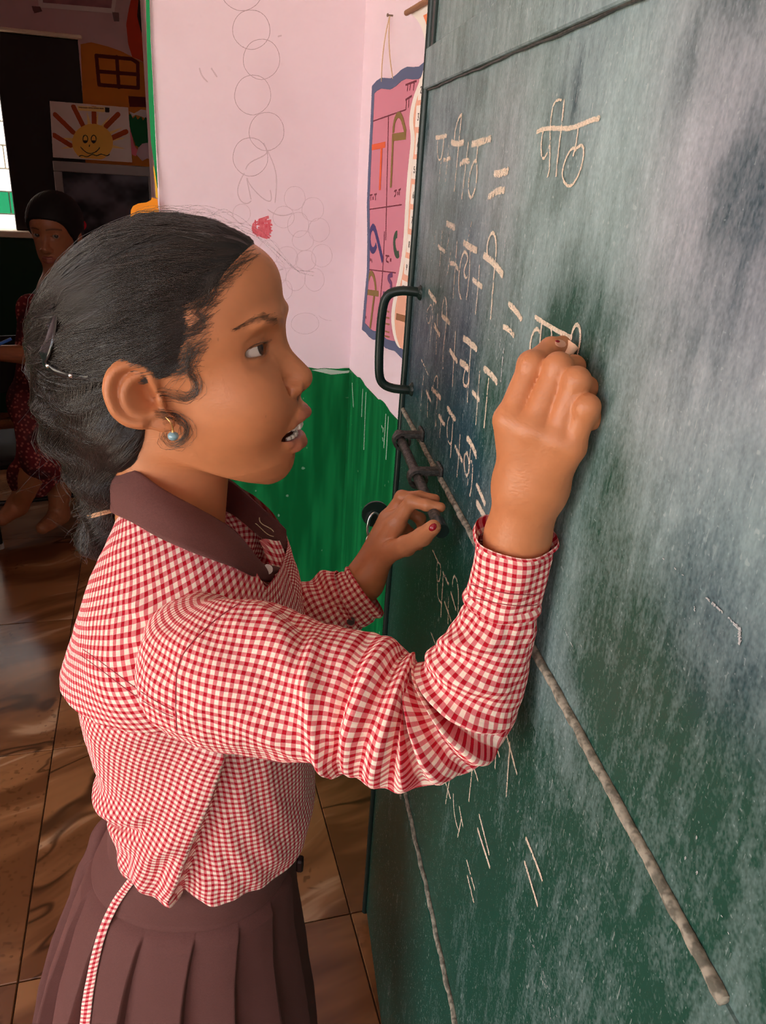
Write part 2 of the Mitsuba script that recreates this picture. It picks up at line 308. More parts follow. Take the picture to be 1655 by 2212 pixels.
# grab handle: a bent bar welded to the face
h0, h1 = DOOR.ab(908, 634), DOOR.ab(890, 842)
za, zb = 1.200, 1.075
hx0, hx1, out = 0.966, 0.976, 0.042
hp = [(hx0, za, 0.0), (hx0 + 0.004, za + 0.001, out * 0.55), (hx0 + 0.008, za - 0.006, out * 0.95), (hx0 + 0.01, za - 0.025, out * 1.08), (hx0 + 0.012, (za + zb) / 2, out * 1.1), (hx1, zb + 0.026, out * 1.08), (hx1, zb + 0.007, out * 0.95), (hx1 - 0.003, zb, out * 0.5), (hx1 - 0.004, zb - 0.001, 0.0)]
hd = obj('door_handle', tube(curve([DOOR.pt(*q) for q in hp], 70), 0.0058, 12), 'dark_paint', door, 60, 'bent bar grab handle')
for (a, b) in ((hx0, za), (hx1 - 0.004, zb)):
    m = trimesh.creation.icosphere(3, 0.009); m.vertices *= 1 + 0.25 * (meshkit.noise(m.vertices * 400)[:, None] - 0.5); m.vertices = m.vertices * [1, 1, 1]
    obj('weld', local(m, DOOR.pt(a, b, 0.0), DU, (0, 0, 1), DN * 0.6), 'dark_paint', hd, True)
# sliding bolt: rod, two loop brackets, end knob and the hasp with its staple
bolt = door + '__bolt'
tag(bolt, 'iron sliding bolt')
BT = 0.026
def onrow(px, py): return DOOR.ab(px, py, BT)
b0, b1, b2 = onrow(866, 948), onrow(905, 1040), onrow(950, 1138)
zb_ = 1.058
bz = [b0[1], b1[1], b2[1]]
ba = [b0[0], b1[0], b2[0]]
obj('rod', tube(DOOR.pt(np.linspace(ba[0] + 0.02, ba[2], 40), np.linspace(bz[0], bz[2], 40), np.full(40, BT)), 0.0056, 16), 'iron', bolt, 50)
for k, aa in enumerate((ba[0] - 0.005, ba[1] + 0.01)):
    zc = np.interp(aa, [ba[2], ba[1], ba[0]], [bz[2], bz[1], bz[0]])
    an = trimesh.creation.annulus(.0078, .0112, .013, sections=40)
    ms = [local(an, DOOR.pt(aa, zc, BT), (0, 0, 1), DN, DU), dbox(aa - .0065, aa + .0065, zc + .004, zc + .0112, 0.0, BT - .002, .0012), dbox(aa - .012, aa + .012, zc + .002, zc + .016, 0.0, .004, .0012)]
    obj('loop', cat(ms), 'iron', bolt, 50)
m = trimesh.creation.cylinder(0.0072, 0.020, sections=28); 
obj('end_knob', local(m, DOOR.pt(ba[2], bz[2], BT), (0, 0, 1), DN, DU), 'dark_paint', bolt, 40)

# hasp plate at the free edge with its chrome link
dh = DOOR.depth(856, 1100)
hs = DOOR.pt(SE - .004, DOOR.ab(852, 1104)[1], 0.018)
m = trimesh.creation.cylinder(.0205, .004, sections=40)
hasp = obj('hasp_plate', local(m, hs + DN * .012, DN, (0, 0, 1), DU), 'dark_paint', bolt, 40)
th_ = np.linspace(0, 2 * np.pi, 30)
lk = [hs + DN * .014 - DU * (.004 + .004 * np.cos(q)) + np.array([0, 0, -.018 + .022 * np.sin(q)]) + DN * .010 * np.cos(q) for q in th_]
obj('link', tube(np.array(lk), .0022, 8, caps=False), 'chrome', bolt, 60)
lk = [hs + DN * .018 - DU * (.004 + .006 * np.cos(q)) + np.array([0, 0, -.056 + .022 * np.sin(q)]) + DN * .006 * np.sin(q * 2) for q in th_]
obj('link', tube(np.array(lk), .0022, 8, caps=False), 'chrome', bolt, 60)
# ------------------------------------------------------------------ chalk writing: deposits of chalk grains lying on the paint
mat('chalk_peach', mikit.proc(lambda p, n, uv: mikit.mix(srgb(222, 202, 180), srgb(236, 220, 200), mikit.noise(p.x * 900, p.y * 900, p.z * 900))), 0.95, 0.05)
mat('chalk_pale', srgb(176, 178, 180), 0.95, 0.05)
def grains(ab_lines, plane, cell, seed, density=0.72, t=0.0004, surf=None):
    """Granular strokes: ab_lines = [(points, width, strength)] in plane coordinates."""
    V, F, at, lr = [], [], 0, np.random.default_rng(seed)
    for pts, w, k in ab_lines:
        g = stroke(pts, w)
        x0, y0, x1, y1 = g.bounds
        X, Y = np.meshgrid(np.arange(x0, x1 + cell, cell), np.arange(y0, y1 + cell, cell), indexing='ij')
        X, Y = X.ravel(), Y.ravel()
        import shapely
        inside = shapely.contains_xy(g, X, Y)
        X, Y = X[inside], Y[inside]
        if not len(X): continue
        L = LineString([tuple(p) for p in pts]); dd = shapely.distance(shapely.points(X, Y), L) / (w / 2)
        q = np.stack([X, Y, np.full(len(X), seed * 0.37)], 1)
        nz = 0.6 * meshkit.noise(q * [420, 420, 1], 5) + 0.4 * meshkit.noise(q * [1300, 1300, 1], 9)
        keep = nz < density * k * (1.12 - 0.35 * dd ** 3) * 0.92
        X, Y = X[keep], Y[keep]
        n = len(X)
        if not n: continue
        h = cell * 0.53
        tt = t + lr.uniform(0, 0.0004, n)
        if surf is not None: tt = tt + surf(X, Y)
        q4 = np.stack([plane.pt(X + sx * h, Y + sy * h, tt) for sx, sy in ((-1, -1), (1, -1), (1, 1), (-1, 1))], 1).reshape(-1, 3)
        i = at + np.arange(n) * 4
        F += [np.stack([i, i + 1, i + 2], 1), np.stack([i, i + 2, i + 3], 1)]; V.append(q4); at += 4 * n
    return trimesh.Trimesh(np.vstack(V), np.vstack(F), process=False)
def door_t(a, b):                                            # the rails stand proud of the sheet
    rail = ((b > 0.984) & (b < 1.032)) | ((b > 0.500) & (b < 0.548))
    return np.where(rail, 0.0028, 0.0)
C3 = lambda x, y: (740 + x / 2.955, y / 2.955)
C4 = lambda x, y: (740 + x / 2.955, 480 + y / 2.955)
C5 = lambda x, y: (760 + x / 3.815, 820 + y / 3.815)
C6 = lambda x, y: (1055 + x / 2.758, y / 2.758)
C7 = lambda x, y: (760 + x / 1.849, 1500 + y / 1.849)
def lines(conv, specs):
    out = []
    for pts, w, k in specs:
        px = [conv(*q) for q in pts]
        ab = np.array([DOOR.ab(*q) for q in px]); d = np.mean([DOOR.depth(*q) for q in px])
        if len(ab) > 2: ab = curve(ab, 24)
        out.append((ab, w * d / FOC, k))
    return out
B_, T_, F_ = 12, 7, 4.5
chalk = [
 ('chalk_letter', 'pale chalk strokes of the first letter', C3, [([(600, 880), (668, 868)], 9, .9), ([(612, 890), (610, 980), (622, 1022), (640, 985), (650, 890)], F_, .8), ([(650, 885), (618, 1165)], F_, .75), ([(685, 905), (658, 1180)], F_, .7), ([(650, 1022), (690, 1010)], 9, .9)]),
 ('chalk_letter', None, C3, [([(700, 905), (735, 918), (775, 908)], B_, .95), ([(718, 890), (726, 825), (741, 770), (764, 733)], T_, .9), ([(764, 733), (748, 900), (718, 1215)], T_, .85)]),
 ('chalk_letter', None, C3, [([(808, 910), (765, 1265)], T_, .85), ([(757, 1045), (785, 1030), (812, 1030)], B_, .9), ([(832, 920), (890, 905), (948, 885)], B_ + 3, .95), ([(868, 930), (858, 1030)], T_, .9), ([(858, 1030), (825, 1080), (808, 1180), (825, 1262), (848, 1215), (862, 1120), (858, 1035)], T_ + 1, .9)]),
 ('chalk_equals_sign', None, C3, [([(975, 1112), (1020, 1105), (1058, 1090)], 16, .95), ([(938, 1258), (980, 1228), (1035, 1212)], 15, .95)]),
 ('chalk_word', 'large peach chalk word under the top rail', C6, [([(295, 787), (380, 764), (520, 757), (600, 725), (665, 706)], 10, 1.05), ([(330, 790), (320, 880), (335, 945), (352, 920), (368, 870)], 6, .85), ([(440, 597), (385, 660), (375, 760), (358, 1052)], 6, .85), ([(456, 602), (448, 690), (440, 760), (410, 1045)], 7, .9), ([(541, 765), (522, 885), (512, 925)], 7, .9), ([(520, 900), (545, 872), (572, 880), (566, 970), (543, 1040), (500, 1105), (460, 1088), (446, 1030), (468, 945), (520, 885)], 6.5, .95)]),
 ('chalk_letter', None, C4, [([(668, 6), (720, 36)], 13, .95), ([(640, 55), (622, 315)], F_, .75), ([(690, 65), (655, 240)], F_, .6), ([(735, 125), (710, 480)], F_ + 1, .85), ([(615, 155), (655, 188)], 9, .9), ([(600, 50), (572, 250)], 3, .6), ([(695, 190), (670, 345)], F_, .65), ([(828, 0), (800, 130)], 4, .7)]),
 ('chalk_letter', None, C4, [([(780, 133), (820, 160), (858, 180)], 15, .95), ([(817, 150), (815, 300), (795, 490)], F_ + 1, .85), ([(790, 192), (768, 215), (750, 310), (746, 410), (762, 488)], T_, .9), ([(790, 192), (799, 250), (780, 318), (785, 345), (800, 350)], T_, .9), ([(693, 263), (718, 270), (740, 298)], 10, .9)]),
 ('chalk_letter', None, C4, [([(878, 280), (868, 430), (852, 590)], F_ + 1, .85), ([(838, 368), (892, 412)], 12, .95), ([(930, 215), (930, 140), (960, 68), (982, 110), (985, 190), (975, 300), (962, 460), (950, 612)], T_ + 1, .9), ([(908, 215), (970, 262), (1025, 335)], 16, .95)]),
 ('chalk_equals_sign', None, C4, [([(1068, 525), (1110, 565), (1146, 615)], 14, 1.0), ([(1032, 668), (1065, 685), (1096, 722)], 12, 1.0)]),
 ('chalk_word', 'fresh chalk word being written at the fingertips', C4, [([(1237, 606), (1350, 678), (1465, 738)], 11, 1.05), ([(1278, 640), (1262, 800)], 7, .95), ([(1262, 700), (1238, 685), (1215, 725), (1203, 815)], 9, .98), ([(1340, 670), (1340, 748)], 8, .95), ([(1468, 730), (1480, 680), (1502, 655), (1522, 690), (1515, 800), (1498, 960)], 9, 1.0)]),
 ('chalk_letter', None, C4, [([(555, 445), (600, 508)], 12, .85), ([(588, 490), (575, 630), (562, 755)], F_, .75), ([(576, 560), (552, 545), (540, 590), (548, 640), (566, 600)], F_, .75)]),
 ('chalk_letter', None, C4, [([(612, 575), (600, 850)], F_, .75), ([(588, 655), (622, 720)], 12, .85), ([(640, 600), (645, 520), (658, 480), (668, 540), (660, 700), (645, 930)], F_ + 1, .8), ([(638, 598), (686, 640)], 12, .85)]),
 ('chalk_letter', None, C4, [([(725, 700), (705, 1045)], F_ + 1, .85), ([(690, 820), (735, 890)], 12, .9), ([(778, 742), (820, 772), (858, 808)], 15, .95), ([(825, 790), (812, 960), (800, 1145)], F_ + 1, .85), ([(757, 895), (782, 910), (805, 935)], 16, .9), ([(803, 940), (780, 970), (775, 1020), (793, 1046), (812, 1005)], T_, .9)]),
 ('chalk_letter', None, C4, [([(880, 955), (868, 1120), (855, 1290)], F_ + 1, .85), ([(835, 1085), (875, 1132)], 12, .9), ([(938, 980), (925, 1130), (908, 1310)], T_, .9), ([(910, 937), (950, 970), (988, 1020)], 15, .95)]),
 ('chalk_letter', None, C4, [([(508, 878), (550, 975)], 4, .75), ([(522, 985), (510, 1080), (502, 1200)], F_, .75), ([(550, 1075), (545, 1240)], F_, .75), ([(538, 1078), (566, 1140)], 8, .8), ([(580, 1085), (590, 1010), (606, 983), (610, 1060), (600, 1290)], F_, .75), ([(575, 1062), (628, 1122)], 11, .85)]),
 ('chalk_letter', None, C5, [([(795, 236), (855, 327)], 13, .9), ([(840, 330), (818, 640)], F_ + 1, .85), ([(806, 310), (795, 480), (812, 530), (832, 470)], F_ + 1, .8), ([(722, 300), (768, 372)], 12, .85), ([(742, 300), (730, 475)], F_, .75)]),
 ('chalk_letter', None, C5, [([(858, 555), (912, 668)], 11, .9), ([(898, 458), (885, 640), (872, 800)], F_ + 1, .85), ([(957, 483), (1000, 550), (1030, 628)], 15, .95), ([(985, 560), (960, 865)], F_, .8), ([(958, 605), (932, 650), (935, 740), (950, 792), (972, 735), (966, 640), (950, 602)], T_ + 1, .9), ([(970, 690), (998, 700), (1000, 770), (975, 962)], T_, .9)]),
 ('chalk_equals_sign', None, C5, [([(1036, 873), (1068, 940), (1102, 1022)], 13, .95), ([(1038, 1018), (1080, 1095), (1130, 1187)], 17, 1.0)]),
 ('chalk_letter', None, C5, [([(670, 1405), (715, 1500)], 5, .8), ([(718, 1508), (738, 1560), (730, 1640), (712, 1660), (705, 1590), (720, 1505)], F_, .8), ([(710, 1685), (712, 1760), (742, 1840)], F_, .8), ([(760, 1590), (738, 1952)], F_ + 1, .9), ([(757, 1588), (802, 1686)], 7, .9)]),
 ('chalk_letter', None, C5, [([(836, 1700), (840, 1640), (856, 1618), (876, 1680), (884, 1780), (878, 1925)], F_ + 1, .9), ([(822, 1752), (862, 1895)], 6, .9), ([(802, 1795), (797, 2010)], F_, .85), ([(770, 1835), (822, 1985)], 6, .9), ([(658, 2085), (695, 2182)], 5, .85)]),
 ('chalk_mark', 'chalk strokes of a letter below the elbow', C7, [([(583, 145), (575, 295)], 5, .95), ([(578, 200), (592, 247)], 6, .95), ([(620, 160), (662, 314)], 8, .98), ([(635, 190), (620, 405)], 6, .95)]),
 ('chalk_mark', None, C7, [([(485, 285), (470, 425)], 5, .95), ([(488, 285), (506, 342)], 6, .95), ([(372, 335), (396, 413)], 6, .95), ([(392, 345), (377, 435)], 5, .95)]),
 ('chalk_mark', None, C7, [([(408, 400), (413, 480), (426, 536)], 5, .92), ([(432, 450), (446, 526)], 5, .95), ([(440, 500), (425, 570)], 5, .95)]),
 ('chalk_mark', None, C7, [([(512, 482), (551, 636)], 7, .98), ([(506, 540), (553, 687)], 9, 1.0)]),
 ('chalk_mark', None, C7, [([(462, 665), (493, 777)], 6, .95), ([(464, 725), (489, 827)], 7, .98)]),
 ('chalk_mark', None, C7, [([(700, 577), (730, 650), (763, 738)], 9, 1.0), ([(694, 672), (745, 840)], 9, 1.0)]),
]
for k, (nm, lab, cv, sp) in enumerate(chalk):
    obj(nm, grains(lines(cv, sp), DOOR, 0.00045, 11 + k, surf=door_t), 'chalk_peach', door, label=lab)
# paler half-wiped strokes and specks
obj('chalk_scratch', grains(lines(C4, [([(1035, 790), (1015, 1010)], 9, .62), ([(905, 860), (925, 740), (985, 705)], 4, .45), ([(1015, 720), (1008, 800)], 4, .6), ([(1045, 110), (1030, 250)], 4, .6)]) +
    lines(C7, [([(705, 960), (770, 1140), (800, 1317)], 2.5, .6), ([(730, 1000), (770, 1160), (830, 1300)], 2.5, .6), ([(745, 1030), (800, 1220)], 2, .6), ([(1420, 785), (1490, 900), (1520, 1000)], 4, .5), ([(660, 470), (740, 440), (860, 385)], 5, .45), ([(1305, 665), (1370, 610), (1385, 560)], 6, .55), ([(1375, 740), (1405, 640)], 5, .5)]) +
    lines(lambda x, y: (1155 + x / 3.16, 700 + y / 3.16), [([(870, 1590), (960, 1660), (1050, 1740)], 2.5, .6), ([(1180, 1870), (1300, 1975), (1430, 2105)], 6, .7), ([(1412, 2085), (1405, 2175)], 11, .8), ([(1060, 1810), (1090, 1890), (1100, 2000)], 4, .6), ([(640, 1790), (590, 1930), (570, 2080)], 16, .34), ([(150, 1960), (270, 2210)], 2.5, .6)]),
    DOOR, 0.0005, 77, surf=door_t), 'chalk_pale', door)
# ------------------------------------------------------------------ marks on the pink wall
mat('pencil', srgb(186, 164, 172), 0.9, 0.1); mat('pencil_faint', srgb(208, 188, 196), 0.9, 0.1); mat('crayon_red', mikit.proc(lambda p, n, uv: mikit.mix(srgb(206, 70, 88), srgb(228, 130, 140), mikit.noise(p.x * 700, p.y * 700, p.z * 160))), 0.8, 0.2)
D7 = lambda x, y: (420 + x / 2.698, y / 2.698)
def ring_mark(cx, cy, rx, ry, w, mt, wall, plane, seed):
    a = np.linspace(0, 2 * np.pi, 60); r_ = np.random.default_rng(seed); k = 1 + .012 * np.sin(a * 2 + seed) + .008 * np.sin(a * 5)
    P = np.array([plane.ab(cx + rx * q * math.cos(t), cy + ry * q * math.sin(t)) for t, q in zip(a, k)])
    return obj('pencil_circle', slab(stroke(P, w), plane, 0.0, 0.0004), mt, wall)
for i, (cx, cy, rx, ry) in enumerate([(522, -18, 43, 41), (543, 64, 40, 43), (565, 128, 39, 44), (546, 205, 39, 43), (576, 284, 38, 41), (541, 339, 38, 41)]):
    ring_mark(cx, cy, rx, ry, 0.0011, 'pencil', 'wall_back', PIER, i)
for i, (cx, cy, rx, ry) in enumerate([(585, 1155, 60, 70), (690, 1220, 63, 70), (520, 1265, 62, 63), (605, 1310, 62, 72), (727, 1340, 62, 68), (632, 1402, 62, 58), (540, 1500, 62, 64), (650, 1520, 58, 62), (743, 1490, 60, 66), (590, 1625, 57, 68), (700, 1630, 58, 66), (435, 1470, 62, 70), (480, 1595, 55, 70), (520, 1690, 50, 60), (645, 1885, 80, 62), (275, 1245, 52, 55)]):
    x, y = D7(cx, cy); ring_mark(x, y, rx / 2.698, ry / 2.698, 0.0009, 'pencil_faint', 'wall_back', PIER, 20 + i)
def pmark(name, conv, lines_, w, mt, parent, plane, t=0.0, h=0.0004, label=None, clip=None, cap='round'):
    stroke = lambda p, w: LineString([tuple(q) for q in p]).buffer(w / 2, quad_segs=4, cap_style=cap)
    cl = (lambda g: g.intersection(clip)) if clip is not None else (lambda g: g)
    return obj(name, slab(cl(unary_union([stroke(curve([plane.ab(*conv(*q)) for q in L], 24) if len(L) > 2 else [plane.ab(*conv(*q)) for q in L], w) for L in lines_])), plane, t, t + h), mt, parent, label=label)
pmark('pencil_scribble', D7, [[(405, 835), (450, 930), (475, 1010), (478, 1100), (470, 1180)], [(300, 985), (330, 945), (390, 915), (430, 880)], [(290, 1010), (258, 1080), (256, 1140), (285, 1182), (330, 1172)], [(305, 1040), (330, 1160)], [(310, 1040), (370, 1130), (440, 1172), (442, 1110)], [(430, 1222), (500, 1255), (570, 1243)]], 0.0022, 'pencil_faint', 'wall_back', PIER, label='smudged grey scribble')
pmark('pencil_tail', D7, [[(725, 1840), (760, 1862), (800, 1868)]], 0.0009, 'pencil_faint', 'wall_back', PIER)
rr_ = np.random.default_rng(4); sc = []
for k in range(46):
    y = rr_.uniform(-54, 54); hx = math.sqrt(58 ** 2 - y * y); x0 = rr_.uniform(-hx, hx * .2); sc.append([(395 + x0, 1325 + y), (395 + min(hx, x0 + rr_.uniform(30, 80)), 1325 + y + rr_.normal(0, 12))])
for k in range(40):
    x = rr_.uniform(-54, 52); hy = math.sqrt(58 ** 2 - x * x); y0 = rr_.uniform(-hy, hy * .3); sc.append([(395 + x, 1325 + y0), (395 + x + rr_.normal(0, 5), 1325 + min(hy, y0 + rr_.uniform(20, 70)))])
pmark('crayon_dot', D7, sc, 0.0026, 'crayon_red', 'wall_back', PIER, t=0.0004, label='round red crayon scribble')
pmark('pencil_smudge', D7, [[(475, 1580), (515, 1568)], [(100, 400), (130, 445)], [(30, 400), (55, 455), (75, 475)], [(490, 212), (505, 208)]], 0.0030, 'pencil_faint', 'wall_back', PIER)
mat('drip', srgb(176, 196, 182), 0.7, 0.2)
W5 = lambda x, y: (760 + x / 3.815, 820 + y / 3.815)
for L in [[(4, 30), (14, 225)], [(92, 72), (82, 305)], [(118, 105), (100, 575)], [(284, 258), (265, 560)], [(304, 282), (283, 655)], [(246, 380), (252, 398)], [(262, 400), (258, 430)], [(255, 480), (258, 505)]]:
    pmark('paint_drip', W5, [L], 0.0026, 'drip', 'wall_right', RWALL, h=0.0006)
bl = np.linspace(PL, XW, 60); wv = 0.003 * np.sin(bl * 60) + 0.004 * (meshkit.noise(np.stack([bl * 40, bl * 0, bl * 0], 1), 2) - .5)
obj('dado_edge', slab(Polygon(list(zip(bl, WZ + np.abs(wv) * .9)) + [(XW, WZ - .01), (PL, WZ - .01)]), PIER, 0.0003, 0.0012), 'green_paint', 'wall_back')
bl2 = np.linspace(1.0, YP, 60); wv2 = 0.004 * np.sin(bl2 * 31) + 0.005 * (meshkit.noise(np.stack([bl2 * 40, bl2 * 0, bl2 * 0], 1), 5) - .5)
obj('dado_edge', slab(Polygon(list(zip(bl2, WZ + wv2)) + [(YP, WZ - .012), (1.0, WZ - .012)]), RWALL, 0.0003, 0.0012), 'green_paint', 'wall_right')
obj('paint_smear', slab(Polygon([PIER.ab(*q) for q in [(672, 799), (700, 796), (740, 801), (756, 800), (752, 805), (715, 809), (690, 803)]]), PIER, 0.0012, 0.0018), 'drip', 'wall_back')

# ------------------------------------------------------------------ charts on the side wall
def flat(name, plane, poly, mt, parent, t, h=0.0006, label=None): return obj(name, slab(poly if hasattr(poly, 'area') else Polygon(poly).buffer(0), plane, t, t + h), mt, parent, label=label)
mat('chart_pink', srgb(208, 132, 150), 0.6, 0.3); mat('chart_blue', srgb(86, 98, 130), 0.6, 0.3); mat('ink_maroon', srgb(110, 40, 56), 0.6, 0.3); mat('ink_orange', srgb(226, 96, 52), 0.6, 0.3); mat('ink_olive', srgb(134, 108, 56), 0.6, 0.3)
mat('ink_navy', srgb(64, 56, 112), 0.6, 0.3); mat('ink_green', srgb(56, 80, 60), 0.6, 0.3); mat('ink_purple', srgb(108, 66, 110), 0.6, 0.3); mat('string', srgb(206, 176, 140), 0.8, 0.2); mat('nail_steel', srgb(120, 100, 84), 0.4, 0.5)
ch = thing('letter_chart', 'pink wall chart of vowel signs with a torn blue border', 'chart')
tc = 0.006
xs_ = np.linspace(0, 1, 14)
lft = [RWALL.ab(*q, tc) for q in [(806, 186), (803, 260), (798, 360), (795, 440), (796, 520), (795, 585), (789, 650), (784, 712)]]
a_r = 1.18
top = [(a, np.interp(a, [a_r, 1.376, 1.691], [1.512, 1.497, 1.487]) + .004 * math.sin(a * 40)) for a in np.linspace(lft[0][0], a_r, 16)]
bot = [(a, np.interp(a, [a_r, 1.376, 1.691], [1.022, 1.018, 1.004]) + .003 * math.sin(a * 55)) for a in np.linspace(a_r, lft[-1][0], 16)]
outl = Polygon([tuple(q) for q in lft[::-1]] + top[1:] + bot[:-1]).buffer(0)
flat('sheet', RWALL, outl, 'chart_pink', ch, tc, 0.0015)
flat('border', RWALL, outl.difference(outl.buffer(-0.018)), 'chart_blue', ch, tc + 0.0015, 0.0008, 'torn blue paper border')
INNER = outl.buffer(-0.019)
def cm(name, conv, L, w, mt, parent=ch, t=tc + .0016): return pmark(name, conv, L, w, mt, parent, RWALL, t, 0.0004, clip=INNER, cap='flat')
for L in [[(186, 787), (430, 703)], [(165, 1342), (405, 1308)]]: cm('rule', C3, [L], .0022, 'ink_maroon')
cm('rule', C4, [[(165, 300), (365, 324)]], .0022, 'ink_maroon'); cm('rule', C3, [[(319, 740), (300, 1535)]], .004, 'ink_maroon'); cm('rule', C4, [[(292, 60), (272, 420), (240, 700)]], .004, 'ink_maroon')
cm('glyph', C3, [[(203, 945), (298, 925)]], .0105, 'ink_orange'); cm('glyph', C3, [[(275, 950), (263, 1215)]], .012, 'ink_orange', t=tc + .0021)
cm('glyph', C3, [[(342, 880), (432, 868)]], .0125, 'ink_olive'); cm('glyph', C3, [[(349, 890), (335, 1200)], [(352, 850), (362, 770), (388, 735), (412, 775), (432, 850)]], .010, 'ink_olive', t=tc + .0021)
cm('glyph', C4, [[(240, 145), (216, 182), (200, 150), (198, 80), (216, 32), (240, 80), (262, 170), (281, 248)]], .013, 'ink_navy')
cm('glyph', C4, [[(375, 78), (356, 120), (362, 185), (385, 202)]], .013, 'ink_green')
cm('glyph', C4, [[(174, 446), (253, 458)]], .0115, 'ink_olive'); cm('glyph', C4, [[(226, 470), (198, 690)], [(236, 440), (232, 385), (207, 326), (190, 368)]], .010, 'ink_olive', t=tc + .0021)
cm('glyph', C4, [[(282, 462), (340, 466)]], .012, 'ink_purple'); cm('glyph', C4, [[(345, 335), (322, 368), (338, 402), (330, 420)]], .009, 'ink_purple', t=tc + .0021)
for cv, L in [(C3, [[(182, 1252), (214, 1244)], [(186, 1256), (196, 1268), (184, 1284)], [(204, 1250), (204, 1282)], [(216, 1262), (222, 1261)], [(216, 1272), (222, 1271)], [(226, 1244), (242, 1240)], [(234, 1244), (233, 1280)]]),
              (C3, [[(356, 1222), (372, 1216)], [(364, 1220), (366, 1236), (356, 1256)], [(376, 1232), (382, 1230)], [(376, 1242), (382, 1240)], [(390, 1210), (388, 1248)], [(384, 1216), (398, 1208)]]),
              (C4, [[(178, 222), (194, 226)], [(186, 226), (182, 250)], [(198, 236), (204, 237)], [(198, 244), (204, 245)], [(208, 236), (212, 258)]]), (C4, [[(300, 214), (322, 218)], [(312, 220), (304, 240), (318, 256)], [(328, 236), (336, 238)], [(328, 246), (336, 248)]]),
              (C4, [[(150, 594), (160, 596)], [(156, 598), (152, 614)], [(164, 606), (170, 607)], [(172, 600), (172, 618)]]), (C4, [[(262, 632), (274, 636)], [(268, 638), (262, 660)], [(278, 646), (284, 648)]]),
              (C3, [[(430, 545), (500, 520)], [(446, 545), (440, 585)], [(462, 540), (456, 580)], [(486, 530), (480, 580)], [(430, 640), (470, 615)], [(436, 640), (432, 705)], [(452, 630), (448, 690)]])]:
    cm('lettering', cv, L, .0030, 'ink_maroon')
hk = RWALL.pt(*RWALL.ab(849, 34), 0.006)
nl = thing('wall_nail', 'small steel nail holding the string of the pink letter chart', 'nail')
obj('shank', tube(np.array([RWALL.pt(*RWALL.ab(849, 34), -.004), hk + RWALL.n * .004]), .0015, 8), 'nail_steel', nl, 60); obj('head', tube(np.array([hk + RWALL.n * .003, hk + RWALL.n * .005]), .0030, 12), 'nail_steel', nl, 60)
for q in [(833, 178), (858, 171)]:
    e = RWALL.pt(*RWALL.ab(*q), tc + .002); obj('string', tube(curve([hk, (hk + e) / 2 + RWALL.n * .004, e], 16), .0010, 6), 'string', ch, 60)
# number chart hanging in front of it
mat('chart_peach', srgb(232, 176, 150), 0.6, 0.3); mat('paper_white', srgb(240, 232, 222), 0.7, 0.2); mat('ink_black', srgb(46, 34, 36), 0.6, 0.2); mat('ink_brown', srgb(150, 104, 72), 0.7, 0.2)
nc = thing('number_chart', 'narrow peach chart with numbers in white boxes beside the door edge', 'chart'); tn_ = 0.030
le = [RWALL.ab(*q, tn_) for q in [(917, 150), (900, 196), (890, 230), (886, 264), (889, 294), (886, 338), (877, 450), (873, 519), (865, 581), (855, 629), (847, 683), (853, 730), (868, 752)]]
ed = curve(np.array(le), 80)
body_ = Polygon([tuple(q) for q in ed] + [(1.10, ed[-1][1]), (1.10, ed[0][1])]).buffer(0)
flat('sheet', RWALL, body_, 'chart_peach', nc, tn_, 0.001)
stripw = Polygon([tuple(q) for q in ed] + [(q[0] - .020, q[1]) for q in ed[::-1]]).buffer(0)
flat('margin', RWALL, stripw.intersection(body_), 'paper_white', nc, tn_ + .001, 0.0004)
NP_ = Plane(RWALL.o, RWALL.ex, RWALL.n)
def boxnum(conv, x0, y0, x1, y1, txt):
    c = [RWALL.ab(*conv(*q), tn_ + .001) for q in [(x0, y0), (x0, y1)]]; aL = (c[0][0] + c[1][0]) / 2; zt, zb2 = c[0][1], c[1][1]; h = zt - zb2
    flat('number_box', RWALL, sbox(aL - .052, zb2, aL, zt), 'paper_white', nc, tn_ + .001, 0.0006)
    m = meshkit.text_mesh(txt, h * .34, 0.0004); w_ = m.bounds[1][0]
    m = local(m, RWALL.pt(aL - .0125 + w_ / 2, zb2 + h * .30, tn_ + .0016), -RWALL.ex, (0, 0, 1), RWALL.n); obj('numeral', m, 'ink_black', nc)
for a in [(C3, 488, 505, 530, 640, '2'), (C3, 470, 676, 520, 812, '3'), (C3, 468, 850, 505, 985, '4'), (C3, 446, 1016, 492, 1142, '5'), (C3, 440, 1175, 485, 1302, '6'), (C3, 432, 1335, 470, 1460, '7'), (C4, 414, 74, 452, 192, '8'), (C4, 398, 224, 440, 332, '9'), (C4, 380, 366, 425, 448, '10')]: boxnum(*a)
for y in (560, 600, 640, 690, 720): pmark('print_line', C4, [[(345, y), (400, y + 14)]], .0030, 'ink_brown', nc, RWALL, tn_ + .001)
flat('picture', RWALL, [RWALL.ab(*C4(*q), tn_ + .001) for q in [(345, 580), (408, 598), (404, 640), (342, 622)]], 'ink_brown', nc, tn_ + .001, 0.0005)
